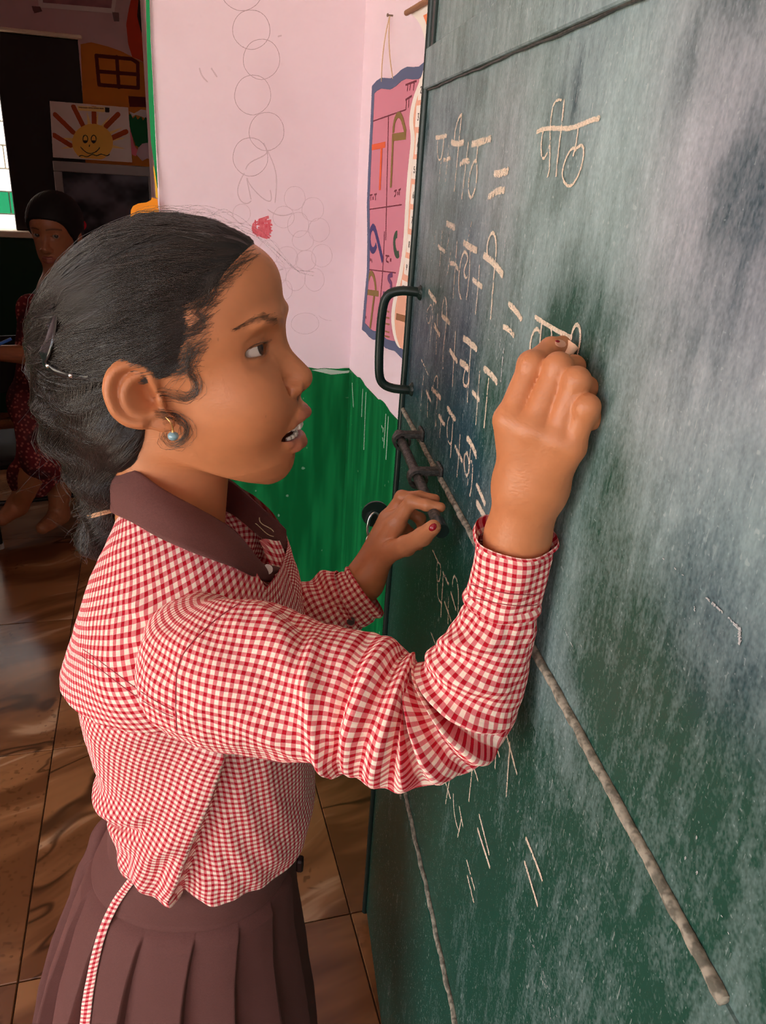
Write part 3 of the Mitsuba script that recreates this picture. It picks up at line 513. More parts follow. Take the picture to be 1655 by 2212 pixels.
# another chart on a stick above, mostly behind the door
mat('wood_stick', srgb(150, 108, 78), 0.6, 0.3); mat('chart_orange', srgb(236, 140, 92), 0.6, 0.3)
hc = thing('hanging_chart', 'orange and white chart on a wooden stick at the top behind the door', 'chart'); th_ = 0.028
e0, e1 = RWALL.ab(878, 28, th_ + .006), (1.15, RWALL.ab(878, 28, th_ + .006)[1] + .004)
obj('stick', tube(np.array([RWALL.pt(*e0, th_ + .006), RWALL.pt(*e1, th_ + .006)]), .0042, 10), 'wood_stick', hc, 60)
ed3 = curve(np.array([RWALL.ab(*q, th_) for q in [(886, 26), (896, 36), (908, 52), (916, 72), (922, 98), (926, 120)]]), 30)
s3 = Polygon([tuple(q) for q in ed3] + [(1.16, ed3[-1][1]), (1.16, ed3[0][1] + .004)]).buffer(0)
flat('sheet', RWALL, s3, 'paper_white', hc, th_, .001)
flat('print', RWALL, s3.buffer(-.016), 'chart_orange', hc, th_ + .001, .0006)

# ------------------------------------------------------------------ things on the far wall of the back room
K1 = lambda x, y: (x / 3.448, y / 3.448)
def bab(q, t=0.0): return tuple(BACKW.ab(*K1(*q), t))
mat('ochre', _plaster(srgb(196, 118, 44), srgb(150, 84, 34)), 0.8, 0.2); mat('maroon_paint', srgb(88, 24, 24), 0.7, 0.2)
flat('mural', BACKW, [bab(q) for q in [(600, 330), (680, 315), (800, 345), (900, 380), (980, 420), (1090, 480), (1160, 480), (1160, 1300), (640, 1300)]], 'ochre', 'wall_far', 0.0005, 0.001, 'ochre painted patch')
for L in [[(718, 415), (980, 440)], [(980, 440), (1028, 470)], [(718, 415), (738, 632)], [(738, 632), (1030, 655)], [(1026, 470), (1030, 655)], [(870, 425), (885, 650)], [(728, 532), (1030, 555)]]:
    obj('painted_bar', slab(stroke([bab(L[0]), bab(L[1])], .016), BACKW, 0.0015, 0.0022), 'maroon_paint', 'wall_far')
flat('painted_block', BACKW, [bab(q) for q in [(955, 715), (1100, 725), (1100, 800), (965, 795)]], 'maroon_paint', 'wall_far', 0.0015, 0.001)
mat('paper_grey', srgb(206, 190, 186), 0.7, 0.2); mat('picture_mauve', mikit.proc(lambda p, n, uv: mikit.mix(srgb(120, 70, 84), srgb(170, 120, 120), mikit.fbm(p.x * 30, p.y * 30, p.z * 30, 3))), 0.6, 0.3); mat('tape_brown', srgb(92, 40, 34), 0.4, 0.4)
tp_ = thing('taped_poster', 'mauve poster with a pale border taped high on the far wall', 'poster')
flat('sheet', BACKW, [bab(q, .002) for q in [(270, -120), (880, -80), (850, 100), (290, 55)]], 'paper_grey', tp_, .002, .001)
flat('picture', BACKW, [bab(q, .002) for q in [(310, -100), (840, -60), (830, 62), (320, 20)]], 'picture_mauve', tp_, .003, .0006)
for q in ([(235, 45), (300, 50), (315, 85), (255, 100)], [(835, 90), (885, 95), (888, 160), (850, 160)]): flat('tape', BACKW, [bab(v, .002) for v in q], 'tape_brown', tp_, .0032, .0006)
mat('leaf_red', srgb(190, 62, 34), 0.7, 0.2); mat('leaf_dark', srgb(52, 44, 38), 0.8, 0.2); mat('leaf_green', srgb(22, 92, 54), 0.7, 0.2); mat('paper_pink', srgb(236, 130, 146), 0.7, 0.2); mat('paper_lilac', srgb(196, 166, 172), 0.7, 0.2); mat('stem_green', srgb(18, 150, 84), 0.6, 0.3); mat('paper_orange', srgb(244, 152, 40), 0.7, 0.2); mat('paper_yellow', srgb(236, 190, 60), 0.7, 0.2)
def cutout(name, lab, cat_, pts, mt, t, plane=BACKW):
    P = [tuple(plane.ab(*K1(*q), t)) for q in pts]; return tag(obj(name, slab(Polygon(P).buffer(.002).buffer(-.002), plane, t, t + .0012), mt), lab, cat_)
cutout('paper_leaf', 'long red orange paper leaf hanging at the top of the far wall', 'paper leaf', [(960, 60), (985, -40), (1040, -40), (1030, 120), (1062, 260), (1092, 330), (1092, 480), (1040, 445), (985, 425), (955, 330), (940, 180)], 'leaf_red', .010)
cutout('paper_leaf', 'dark paper leaf beside the red one above the green strip', 'paper leaf', [(1035, -40), (1095, -40), (1095, 310), (1052, 240), (1022, 120)], 'leaf_dark', .014)
cutout('paper_leaf', 'green paper leaf with a toothed edge right of the sun poster', 'paper leaf', [(945, 860), (975, 850), (990, 885), (1010, 862), (1025, 892), (1050, 868), (1065, 900), (1085, 872), (1105, 895), (1135, 1070), (1060, 1112), (1010, 1082), (975, 980)], 'leaf_green', .012)
cutout('paper_petal', 'grey white paper petal above the green paper leaf', 'paper petal', [(962, 830), (1000, 845), (1050, 815), (1100, 822), (1108, 900), (1060, 870), (1010, 855), (985, 872)], 'paper_grey', .008)
cutout('paper_petal', 'bright pink paper petal right of the sun poster', 'paper petal', [(950, 950), (968, 930), (975, 985), (1000, 1082), (1030, 1125), (1012, 1165), (945, 1130)], 'paper_pink', .010)
cutout('paper_petal', 'lilac paper petal above the blackboard corner', 'paper petal', [(1030, 1100), (1060, 1070), (1100, 1062), (1140, 1080), (1140, 1190), (1095, 1180), (1060, 1200), (1015, 1150)], 'paper_lilac', .014)
def pcut(name, lab, cat_, pts, mt, t): return cutout(name, lab, cat_, pts, mt, t, PIER)
pcut('paper_vine', 'long green paper vine down the left edge of the pink wall', 'paper vine', [(1086, -40), (1112, -40), (1122, 300), (1138, 600), (1155, 950), (1166, 1200), (1176, 1400), (1165, 1395), (1150, 1230), (1125, 1060), (1108, 760), (1095, 380)], 'stem_green', .006)
pcut('paper_strip', 'thin yellow paper strip at the foot of the green paper vine', 'paper strip', [(1140, 1230), (1152, 1260), (1172, 1400), (1178, 1480), (1160, 1470), (1155, 1380)], 'paper_yellow', .012)
pcut('paper_bird', 'orange paper cutout at the edge of the pink wall above the girl', 'paper cutout', [(970, 1650), (975, 1565), (990, 1535), (1030, 1515), (1090, 1508), (1125, 1490), (1130, 1470), (1172, 1482), (1186, 1600), (1140, 1640), (1060, 1660)], 'paper_orange', .016)
# sun poster
mat('poster_white', srgb(222, 206, 196), 0.7, 0.2); mat('sun_yellow', srgb(236, 182, 84), 0.7, 0.2); mat('sun_pale', srgb(240, 206, 130), 0.7, 0.2); mat('sun_ray', srgb(176, 76, 34), 0.7, 0.2)
sp_ = thing('sun_poster', 'white poster of a smiling sun with brown rays above the blackboard', 'poster'); ts = .02
flat('sheet', BACKW, [bab(q, ts) for q in [(370, 752), (955, 800), (985, 1210), (395, 1172)]], 'poster_white', sp_, ts, .002)
pale = [Polygon([bab((690 + 120 * math.cos(a - .13), 1060 + 120 * math.sin(a - .13)), ts), bab((690 + 250 * math.cos(a), 1060 + 235 * math.sin(a)), ts), bab((690 + 120 * math.cos(a + .13), 1060 + 120 * math.sin(a + .13)), ts)]) for a in np.radians([-172, -150, -118, -100, -80, -58, -28, -8, 12, 168])]
clip_ = Polygon([bab(q, ts) for q in [(380, 765), (945, 812), (972, 1200), (402, 1165)]])
flat('pale_ray', BACKW, unary_union(pale).intersection(clip_), 'sun_pale', sp_, ts + .002, .0006)
for L in [[(412, 855), (545, 985)], [(548, 795), (618, 935)], [(700, 800), (702, 935)], [(880, 852), (790, 942)], [(940, 980), (830, 1030)], [(405, 1008), (525, 1082)]]:
    obj('ray', slab(stroke([bab(L[0], ts), bab(L[1], ts)], .022).intersection(clip_), BACKW, ts + .0026, ts + .0032), 'sun_ray', sp_)
flat('disc', BACKW, Polygon([bab((690 + 152 * math.cos(a), 1062 + 140 * math.sin(a)), ts) for a in np.linspace(0, 2 * np.pi, 40)]).intersection(clip_), 'sun_yellow', sp_, ts + .003, .0006)
for cx in (636, 698):
    e_ = Polygon([bab((cx + 21 * math.cos(a), 1036 + 32 * math.sin(a)), ts) for a in np.linspace(0, 2 * np.pi, 30)])
    flat('eye', BACKW, unary_union([e_.difference(e_.buffer(-.0035)), Polygon([bab((cx + 18 * math.cos(a), 1046 + 17 * math.sin(a)), ts) for a in np.linspace(0, np.pi, 16)])]), 'ink_black', sp_, ts + .0036, .0005)
for L in [[(603, 1098), (630, 1125), (662, 1142), (700, 1138), (742, 1100)], [(668, 1080), (666, 1090)], [(590, 1166), (620, 1160), (650, 1168), (690, 1150), (720, 1160), (750, 1148), (780, 1156), (815, 1150)]]:
    obj('pen_line', slab(stroke(curve([bab(q, ts) for q in L], 20) if len(L) > 2 else [bab(q, ts) for q in L], .004), BACKW, ts + .0036, ts + .0041), 'ink_black', sp_)
flat('label_strip', BACKW, [bab(q, ts) for q in [(578, 788), (780, 800), (782, 836), (580, 822)]], 'sun_pale', sp_, ts + .0036, .0005); flat('label_strip', BACKW, [bab(q, ts) for q in [(782, 800), (815, 802), (815, 838), (784, 836)]], 'leaf_dark', sp_, ts + .0036, .0005)
pmk = [[(590, 800), (612, 802)], [(620, 802), (650, 804)], [(660, 804), (690, 806)], [(700, 806), (735, 808)], [(745, 808), (770, 810)]]
obj('lettering', slab(unary_union([stroke([bab(a, ts), bab(b, ts)], .005) for a, b in pmk]), BACKW, ts + .0041, ts + .0045), 'ink_brown', sp_)
# framed blackboard
mat('board_frame', srgb(150, 142, 138), 0.5, 0.4)
mat('slate', mikit.proc(lambda p, n, uv: mikit.mix(srgb(20, 20, 26), srgb(104, 104, 112), mikit.smoothstep(0.42, 0.72, mikit.fbm(p.x * 7, p.y * 7, p.z * 7 + 3.0, 4)))), 0.6, 0.3)
bb = thing('blackboard', 'small grey framed blackboard with chalk smears below the sun poster', 'blackboard'); tb = .03
b0_, b1_ = bab((388, 1172), tb), bab((1150, 1238), tb)
aL, aR, zT, zB = b0_[0], .062, 1.268, .82
flat('panel', BACKW, sbox(aL + .02, zB + .02, aR - .02, zT - .02), 'slate', bb, .012, .012)
for q in ((aL, zT - .046, aR, zT), (aL, zB, aR, zB + .04)): obj('frame_rail', local(boxm((q[0], .004, q[1]), (q[2], .034, q[3]), .003), BACKW.o, EX, -EY), 'board_frame', bb)
for q in ((aL, zB + .04, aL + .038, zT - .046), (aR - .045, zB + .04, aR, zT - .046)): obj('frame_stile', local(boxm((q[0], .004, q[1]), (q[2], .034, q[3]), .003), BACKW.o, EX, -EY), 'board_frame', bb)
mat('red_card', srgb(214, 30, 58), 0.6, 0.3)
c_ = BACKW.ab(175, 486, .03); flat('red_dot', BACKW, Point(*c_).buffer(.026), 'red_card', bb, .024, .003, 'round red paper dot')
# ------------------------------------------------------------------ sculpting: smooth unions of tapered bones, meshed by surface nets
f32 = np.float32
def ell(Q, c, r):
    q = (Q - np.array(c, f32)) / np.array(r, f32); k0 = np.sqrt((q * q).sum(-1)) + 1e-9
    k1 = np.sqrt(((q / np.array(r, f32)) ** 2).sum(-1)) + 1e-9
    return k0 * (k0 - 1) / k1
def bone(Q, a, b, ra, rb):
    a, b = np.array(a, f32), np.array(b, f32); d = b - a; L = float(d @ d) + 1e-12
    t = np.clip(((Q - a) @ d) / L, 0, 1); w = Q - a - t[:, None] * d
    return np.sqrt((w * w).sum(-1)) - (ra + (rb - ra) * t)
def chain(Q, pts, rad, k=0.003):
    d = None
    for i in range(len(pts) - 1):
        e = bone(Q, pts[i], pts[i + 1], rad[i], rad[i + 1]); d = e if d is None else smin(d, e, k)
    return d
def smin(a, b, k):
    h = np.clip(k - np.abs(a - b), 0, None) / k
    return np.minimum(a, b) - h * h * k * 0.25
def smax(a, b, k): return -smin(-a, -b, k)
def boxed(Q, lo, hi, fn, pad=0.05):
    """fn evaluated only inside its box; elsewhere the distance to the box."""
    lo, hi = np.array(lo) - pad, np.array(hi) + pad
    inside = ((Q > lo) & (Q < hi)).all(1)
    out = np.sqrt((np.maximum(np.maximum(lo - Q, Q - hi), 0) ** 2).sum(-1)).astype(f32) + f32(pad)
    if inside.any(): out[inside] = fn(Q[inside])
    return out
def nets(f, lo, hi, h, B=12):
    """Surface nets of f = 0 inside lo..hi at step h, evaluated only in blocks near the surface."""
    lo, hi = np.array(lo, float), np.array(hi, float)
    nb = np.ceil((hi - lo) / (h * B)).astype(int)
    I = np.stack(np.meshgrid(*[np.arange(n) for n in nb], indexing='ij'), -1).reshape(-1, 3)
    C = lo + (I + 0.5) * B * h
    v = np.concatenate([f(c.astype(f32)) for c in np.array_split(C, max(1, len(C) // 200000 + 1))])
    I = I[np.abs(v) < B * h * 1.05 + 0.004]
    g = np.stack(np.meshgrid(*[np.arange(B + 1)] * 3, indexing='ij'), -1).reshape(-1, 3)
    dims = nb * B + 2
    off = np.stack(np.meshgrid(*[[0, 1]] * 3, indexing='ij'), -1).reshape(-1, 3)
    pairs = [(a, b) for a in range(8) for b in range(a + 1, 8) if np.abs(off[a] - off[b]).sum() == 1]
    ids, pos, edges = [], [], []
    lin = lambda q: (q[..., 0] * dims[1] + q[..., 1]) * dims[2] + q[..., 2]
    for ch in np.array_split(np.arange(len(I)), max(1, len(I) // 300)):
        if not len(ch): continue
        G = (I[ch] * B)[:, None] + g[None]
        val = f((lo + G.reshape(-1, 3) * h).astype(f32)).reshape(len(ch), B + 1, B + 1, B + 1)
        inn = val < 0
        corner = np.stack([val[:, a:B + a, b:B + b, c:B + c] for a, b, c in off], -1)
        sg = corner < 0; act = sg.any(-1) & ~sg.all(-1)
        n, i, j, k = np.nonzero(act)
        cv = corner[n, i, j, k]; cs = sg[n, i, j, k]
        acc, cnt = np.zeros((len(n), 3)), np.zeros((len(n), 1))
        for a, b in pairs:
            x = cs[:, a] != cs[:, b]; t = cv[:, a] / (cv[:, a] - cv[:, b] + 1e-20)
            p = off[a] + (off[b] - off[a]) * t[:, None]
            acc += np.where(x[:, None], p, 0); cnt += x[:, None]
        cell = I[ch][n] * B + np.stack([i, j, k], 1)
        ids.append(lin(cell)); pos.append(lo + (cell + acc / np.maximum(cnt, 1)) * h)
        for ax in range(3):
            s0 = inn[:, :B, :B, :B]; s1 = inn[:, 1 if ax == 0 else 0:B + (ax == 0), 1 if ax == 1 else 0:B + (ax == 1), 1 if ax == 2 else 0:B + (ax == 2)]
            n, i, j, k = np.nonzero(s0 != s1)
            edges.append((ax, I[ch][n] * B + np.stack([i, j, k], 1), s0[n, i, j, k]))
    ids, pos = np.concatenate(ids), np.concatenate(pos)
    o = np.argsort(ids); ids, pos = ids[o], pos[o]
    Fs = []
    for ax, c, s in edges:
        u, w = np.eye(3, dtype=int)[(ax + 1) % 3], np.eye(3, dtype=int)[(ax + 2) % 3]
        q = np.stack([lin(c), lin(c - u), lin(c - u - w), lin(c - w)], 1)
        at = np.clip(np.searchsorted(ids, q), 0, len(ids) - 1)
        ok = (ids[at] == q).all(1); at, s = at[ok], s[ok]
        at[~s] = at[~s][:, ::-1]
        Fs += [at[:, [0, 1, 2]], at[:, [0, 2, 3]]]
    F = np.concatenate(Fs)
    used = np.unique(F); re = np.full(len(pos), -1); re[used] = np.arange(len(used))
    return pos[used], re[F]
# ------------------------------------------------------------------ the girl at the board: head
YG = 0.65                                                    # the plane through the middle of her body
HO = on_y(390, 770, YG)
HT = math.radians(12)
HX, HY, HZ = np.array([math.cos(HT), 0, math.sin(HT)]), np.array([0, 1.0, 0]), np.array([-math.sin(HT), 0, math.cos(HT)])
HM = np.array([HX, HY, HZ])
def h_loc(P): return (np.asarray(P) - HO) @ HM.T
def h_world(Q): return HO + np.asarray(Q) @ HM
def hp(px, py, Y): return h_loc(on_y(px, py, Y))
_fz = np.array([-.128, -.1255, -.1235, -.1195, -.112, -.105, -.10, -.09, -.08, -.065, -.055, -.0456, -.03, -.015, 0, .02, .04])
_fx = np.array([.030, .048, .0585, .0670, .0742, .0785, .0808, .083, .0845, .0910, .0945, .0950, .0915, .0870, .0850, .0875, .085])
_fb = np.array([.008, .014, .0205, .0275, .0345, .0395, .0425, .0465, .050, .0540, .0560, .0580, .0605, .0620, .0632, .065, .066])
_fk = np.array([.030, .032, .034, .038, .044, .050, .053, .056, .057, .057, .057, .057, .057, .057, .057, .057, .057])
EYEC = np.array([0.0668, 0.0300, 0.0030]); EYER = 0.0120
def ear_points():
    out = [(326, 796), (313, 782), (291.5, 773.6), (270, 776.5), (252, 791), (243, 813), (243, 838), (250, 863), (262.6, 887), (284, 905), (313, 914), (342, 920), (362, 926), (372, 918), (366, 903), (352, 890), (349, 867), (340, 845), (336, 820)]
    o = np.array([hp(x, y, 0.583) for x, y in out])[:, [0, 2]]
    P = curve(np.vstack([o, o[:1]]), 240)
    poly = Polygon(P).buffer(0)
    x0, z0, x1, z1 = poly.bounds
    X, Z = np.meshgrid(np.arange(x0, x1, 0.0007), np.arange(z0, z1, 0.0007), indexing='ij'); X, Z = X.ravel(), Z.ravel()
    import shapely
    ins = shapely.contains_xy(poly, X, Z); X, Z = X[ins], Z[ins]
    helix = curve(np.array([hp(x, y, 0.583) for x, y in [(338, 842), (330, 815), (318, 795), (292, 783), (272, 786), (257, 799), (251, 816), (251, 838), (258, 861), (270, 882), (290, 898), (315, 906)]])[:, [0, 2]], 160)
    anti = curve(np.array([hp(x, y, 0.583) for x, y in [(306, 806), (291, 815), (279, 838), (282, 862), (297, 884), (318, 894), (334, 892)]])[:, [0, 2]], 100)
    Q = np.stack([X, Z], 1)
    dh = cKDTree(helix).query(Q)[0]; da = cKDTree(anti).query(Q)[0]
    cn = np.array(hp(319, 856, 0.583))[[0, 2]]
    rel = 0.0062 * np.exp(-(dh / 0.0027) ** 2) + 0.0044 * np.exp(-(da / 0.0030) ** 2)
    rel -= 0.0160 * np.exp(-(((Q - cn) / [0.0078, 0.0120]) ** 2).sum(1) ** 1.5)
    tg = np.array(hp(346, 862, 0.583))[[0, 2]]
    rel += 0.0060 * np.exp(-(((Q - tg) / [0.0035, 0.0050]) ** 2).sum(1))
    lb = np.array(hp(352, 914, 0.583))[[0, 2]]
    rel += 0.0012 * np.exp(-(((Q - lb) / [0.006, 0.005]) ** 2).sum(1))
    y = 0.0640 + 0.46 * np.clip(0.000 - X, 0, 1) + rel
    y += 0.0035 * np.clip((-0.03 - Z) / 0.015, -0.3, 1)
    return np.stack([X, y, Z], 1)
EARP = ear_points(); EARTREE = cKDTree(EARP)
def sd_head(Q):
    X, Yy, Z = Q[:, 0], Q[:, 1], Q[:, 2]; A = np.abs(Yy)
    S = np.stack([X, A, Z], 1)
    skull = smin(ell(S, (-0.002, 0, 0.031), (0.0970, 0.0705, 0.0770)), ell(S, (0.0470, 0, 0.0530), (0.0500, 0.050, 0.0360)), 0.012)
    xf, b, bk = np.interp(Z, _fz, _fx), np.interp(Z, _fz, _fb), np.interp(Z, _fz, _fk)
    xc = 0.018
    a = np.where(X > xc, np.maximum(xf - xc, 0.01), bk)
    e = np.where(X > xc, 2.25, 2.4)
    g = ((np.abs(X - xc) / a) ** e + (A / b) ** e + 1e-12) ** (1 / e)
    r = np.sqrt((X - xc) ** 2 + A ** 2) + 1e-6
    face = (g - 1) * r / np.maximum(g, 0.3)
    face = np.where(np.abs(g) < 0.3, (g - 1) * 0.05, face)
    face = smax(face, -(Z + 0.1235 - 0.62 * np.clip(0.060 - X, 0, 1)), 0.006); face = smax(face, Z - 0.05, 0.03)
    d = smin(skull, face, 0.015)
    d = smin(d, ell(S, (0.050, 0.036, -0.042), (0.034, 0.0235, 0.032)), 0.022)          # cheek
    d = smin(d, ell(S, (0.0825, 0.024, 0.0240), (0.0125, 0.019, 0.0065)), 0.012)       # brow
    # eye socket, lids
    d = smax(d, -ell(S, (0.0925, 0.0375, 0.0020), (0.0225, 0.0200, 0.0125)), 0.013)
    lid = np.sqrt(((S - EYEC.astype(f32)) ** 2).sum(1)) - (EYER + 0.0017)
    d = smin(d, lid, 0.007)
    # nose
    nose = chain(S, [(0.0800, 0, 0.014), (0.0838, 0, -0.006), (0.0978, 0, -0.0320)], [0.0080, 0.0082, 0.0116], 0.004)
    d = smin(d, nose, 0.011)
    d = smin(d, ell(S, (0.0910, 0.0128, -0.0378), (0.0108, 0.0070, 0.0078)), 0.0035)
    d = smax(d, -ell(S, (0.0965, 0.0064, -0.0462), (0.0062, 0.0030, 0.0040)), 0.003)
    d = smax(d, -ell(S, (0.0840, 0.0215, -0.0352), (0.0085, 0.0036, 0.0095)), 0.004)
    d = smax(d, -ell(S, (0.0985, 0.0165, -0.0300), (0.0080, 0.0030, 0.0040)), 0.005)
    # chin and lips
    d = smin(d, ell(S, (0.0585, 0.0, -0.1075), (0.0145, 0.018, 0.0110)), 0.012)
    up = chain(S, UPL, [0.0060, 0.0057, 0.0048, 0.0026], 0.003)
    lo = chain(S, LOL, [0.0068, 0.0064, 0.0048, 0.0026], 0.003)
    d = smin(d, smin(up, lo, 0.0015), 0.0055)
    d = smax(d, -chain(S, [(0.1000, 0, -0.0480), (0.1015, 0, -0.0570)], [0.0016, 0.0024]), 0.003)
    d = smax(d, -ell(S, (0.0740, 0, -0.0765), (0.0290, 0.0285, 0.0076)), 0.0020)
    # the slit between the lids
    sl = ell(S, SLC, SLR)
    d = smax(d, -sl, 0.0012)
    cre = np.abs(np.sqrt(((S - EYEC.astype(f32)) ** 2).sum(1)) - (EYER + 0.0016)) 
    d = d + 0.0010 * np.exp(-((Z - 0.0098 + 6 * (A - 0.032) ** 2 * 4) / 0.0010) ** 2) * np.exp(-(cre / 0.004) ** 2) * (X > 0.062)
    # ears
    near = (np.abs(X + 0.016) < 0.034) & (np.abs(Z + 0.014) < 0.046) & (A > 0.045)
    if near.any():
        er = np.full(len(d), 1.0, f32); er[near] = EARTREE.query(S[near])[0] - 0.0026
        d = np.where(near, smin(d, er, 0.005), d)
    return d.astype(f32)
UPL = [(0.0970, 0, -0.0630), (0.0930, 0.0095, -0.0630), (0.0855, 0.0178, -0.0672), (0.0742, 0.0242, -0.0735)]
LOL = [(0.0875, 0, -0.0895), (0.0845, 0.0100, -0.0885), (0.0805, 0.0175, -0.0838), (0.0742, 0.0242, -0.0760)]
SLC, SLR = (0.0744, 0.0340, 0.0020), (0.0140, 0.0152, 0.0043)
# ------------------------------------------------------------------ arms, hands, trunk and legs of the girl
wq = lambda q: W(*q)
RW = [wq(q) for q in [(1128, 1050, .4800), (1163, 1054, .4770)]]
R_FORE = [W(1035, 1530, .565), W(1080, 1330, .528), W(1118, 1160, .4995)]
RH = dict(
    index=([(1100, 908, .4560), (1148, 788, .4520), (1190, 753, .4650), (1214, 745, .4720)], [.0084, .0075, .0065, .0057]),
    middle=([(1146, 930, .4500), (1206, 792, .4430), (1240, 792, .4580), (1240, 812, .4700)], [.0084, .0075, .0064, .0054]),
    ring=([(1196, 950, .4480), (1245, 823, .4360), (1268, 838, .4480), (1256, 862, .4600)], [.0084, .0074, .0062, .0054]),
    pinky=([(1232, 966, .4480), (1267, 880, .4340), (1276, 905, .4460), (1256, 918, .4580)], [.0082, .0070, .0060, .0052]),
    thumb=([(1118, 1000, .4900), (1150, 900, .4980), (1186, 820, .4920), (1216, 772, .4830)], [.0110, .0095, .0082, .0066]))
LW = [W(784, 1254, .820), W(792, 1246, .812)]
L_FORE = [W(600, 1392, .815), W(720, 1318, .815), W(786, 1256, .815)]
LH = dict(
    index=([(852, 1132, .790), (889, 1083, .772), (922, 1091, .764), (952, 1096, .762)], [.0108, .0066, .0058, .0050]),
    middle=([(842, 1124, .805), (868, 1074, .792), (906, 1073, .785), (940, 1078, .782)], [.0108, .0066, .0058, .0050]),
    ring=([(838, 1136, .820), (872, 1100, .832), (908, 1120, .835), (912, 1146, .830)], [.0105, .0066, .0058, .0050]),
    pinky=([(836, 1156, .828), (872, 1140, .842), (900, 1160, .842), (906, 1180, .836)], [.0098, .0058, .0052, .0046]),
    thumb=([(836, 1194, .796), (877, 1179, .764), (913, 1159, .732), (936, 1139, .706)], [.0115, .0098, .0090, .0072]))
def sd_hand(Q, H, wrist, fore, rw, rfore, kpalm=0.010):
    P = {k: [W(*q) for q in v[0]] for k, v in H.items()}
    d = chain(Q, fore, rfore, 0.01)
    fing = None
    cent = np.mean([wrist[0], wrist[1]], 0)
    palm = smin(bone(Q, wrist[0], wrist[1], rw, rw), d, 0.012)
    w0, w1 = wrist
    palm = smin(palm, smin(bone(Q, fore[-1], w0, rfore[-1], rw), bone(Q, fore[-1], w1, rfore[-1], rw), .01), .012)
    for i, k in enumerate(('index', 'middle', 'ring', 'pinky')):
        s = w0 + (w1 - w0) * (i / 3)
        palm = smin(palm, bone(Q, s, P[k][0], rw * 0.86, H[k][1][0] * 1.16), kpalm)
    palm = smin(palm, bone(Q, cent, P['thumb'][0], rw * 0.8, H['thumb'][1][0]), kpalm)
    for k, v in H.items():
        r = v[1]
        f = chain(Q, P[k], r, 0.0035)
        f = smin(f, np.sqrt(((Q - np.array(P[k][1], f32)) ** 2).sum(1)) - r[1] * 1.03, 0.003)     # knuckle
        f0 = f
        fing = f if fing is None else smin(fing, f, 0.0014)
    d = smin(palm, fing, 0.0035)
    # knuckle heads under the skin of the back of the hand
    return d.astype(f32)
NB, NT = np.array([-0.2060, YG, 1.000]), h_world([-0.030, 0, -0.045])
RFR = [.024, .0180, .0178]
def sd_hands(Q):
    pr = np.vstack([[W(*q) for q in v[0]] for v in RH.values()] + [R_FORE]); pl = np.vstack([[W(*q) for q in v[0]] for v in LH.values()] + [L_FORE])
    r = boxed(Q, pr.min(0), pr.max(0), lambda q: sd_hand(q, RH, RW, R_FORE, .0158, RFR), 0.04)
    l = boxed(Q, pl.min(0), pl.max(0), lambda q: sd_hand(q, LH, LW, L_FORE, .0155, [.022, .0190, .0175]), 0.04)
    return np.minimum(r, l)
def sd_headneck(Q):
    d = boxed(Q, HO - 0.14, HO + 0.14, lambda q: sd_head(h_loc(q).astype(f32)), 0.02)
    n = smin(bone(Q, NT, NB, .0430, .0440), bone(Q, h_world([-0.002, 0, -0.078]), NB + [0.022, 0, 0.01], .026, .030), 0.03)
    return smin(d, n, 0.014)
SHR, SHL = np.array([-.172, .555, .995]), np.array([-.185, .760, .990])
ELR, ELL_ = R_FORE[0], L_FORE[0]
HIPR, HIPL = np.array([-.190, .615, .62]), np.array([-.190, .690, .62])
KNR, KNL = np.array([-.185, .585, .35]), np.array([-.185, .715, .35])
ANR, ANL = np.array([-.215, .585, .055]), np.array([-.215, .715, .055])
def sd_trunk(Q):
    d = bone(Q, NB, (-.205, YG, .94), .040, .050)
    d = smin(d, bone(Q, (-.200, YG - .035, .93), (-.200, YG + .035, .93), .055, .055), .04)
    d = smin(d, bone(Q, (-.195, YG, .93), (-.185, YG, .68), .062, .058), .04)
    d = smin(d, bone(Q, NB - [0, 0, .035], SHR + [-.005, .02, -.03], .034, .028), .02); d = smin(d, bone(Q, NB - [0, 0, .035], SHL + [0, -.02, -.03], .034, .028), .02)
    for sh, md, el, fo in ((SHR + [-.005, .02, -.03], W(760, 1535, .580), ELR, R_FORE), (SHL + [0, -.02, -.03], (SHL + [0, -.02, -.03] + ELL_) / 2, ELL_, L_FORE)):
        d = smin(d, bone(Q, sh, md, .028, .025), .015); d = smin(d, bone(Q, md, el, .025, .022), .015); d = smin(d, bone(Q, el, fo[1], .022, .018), .01); d = smin(d, bone(Q, fo[1], fo[2], .018, .016), .01)
    for h, k, a in ((HIPR, KNR, ANR), (HIPL, KNL, ANL)):
        d = smin(d, bone(Q, h, k, .058, .042), .03); d = smin(d, bone(Q, k, a, .043, .027), .02)
        d = smin(d, bone(Q, a - [0, 0, .015], a + [.105, 0, -.028], .030, .022), .02)
    return d.astype(f32)
Vh, Fh = nets(sd_headneck, HO + [-.15, -.11, -.235], HO + [.14, .11, .13], .0012)
_all = np.vstack([[W(*q) for q in v[0]] for H_ in (RH, LH) for v in H_.values()] + [R_FORE[1:], L_FORE[1:]])
_lo, _hi = _all.min(0) - .03, _all.max(0) + .03
Va, Fa = nets(sd_hands, _lo, _hi, .0012)
Vt, Ft = nets(sd_trunk, (-.36, .42, .0), (.14, .90, 1.06), .006)
def skin_color(V):
    n = meshkit.fbm(V * 90, 3, 2)[:, None]; f = meshkit.noise(V * 700, 4)[:, None]
    c = np.array(srgb(186, 119, 79)) * (0.93 + 0.14 * n) * (0.985 + 0.03 * f)
    return c
Ch = skin_color(Vh)
QL = h_loc(Vh); S_ = np.stack([QL[:, 0], np.abs(QL[:, 1]), QL[:, 2]], 1).astype(f32)
dup = np.minimum(chain(S_, UPL, [0.0050, 0.0044, 0.0034, 0.0016]), chain(S_, LOL, [0.0056, 0.0052, 0.0036, 0.0016]))
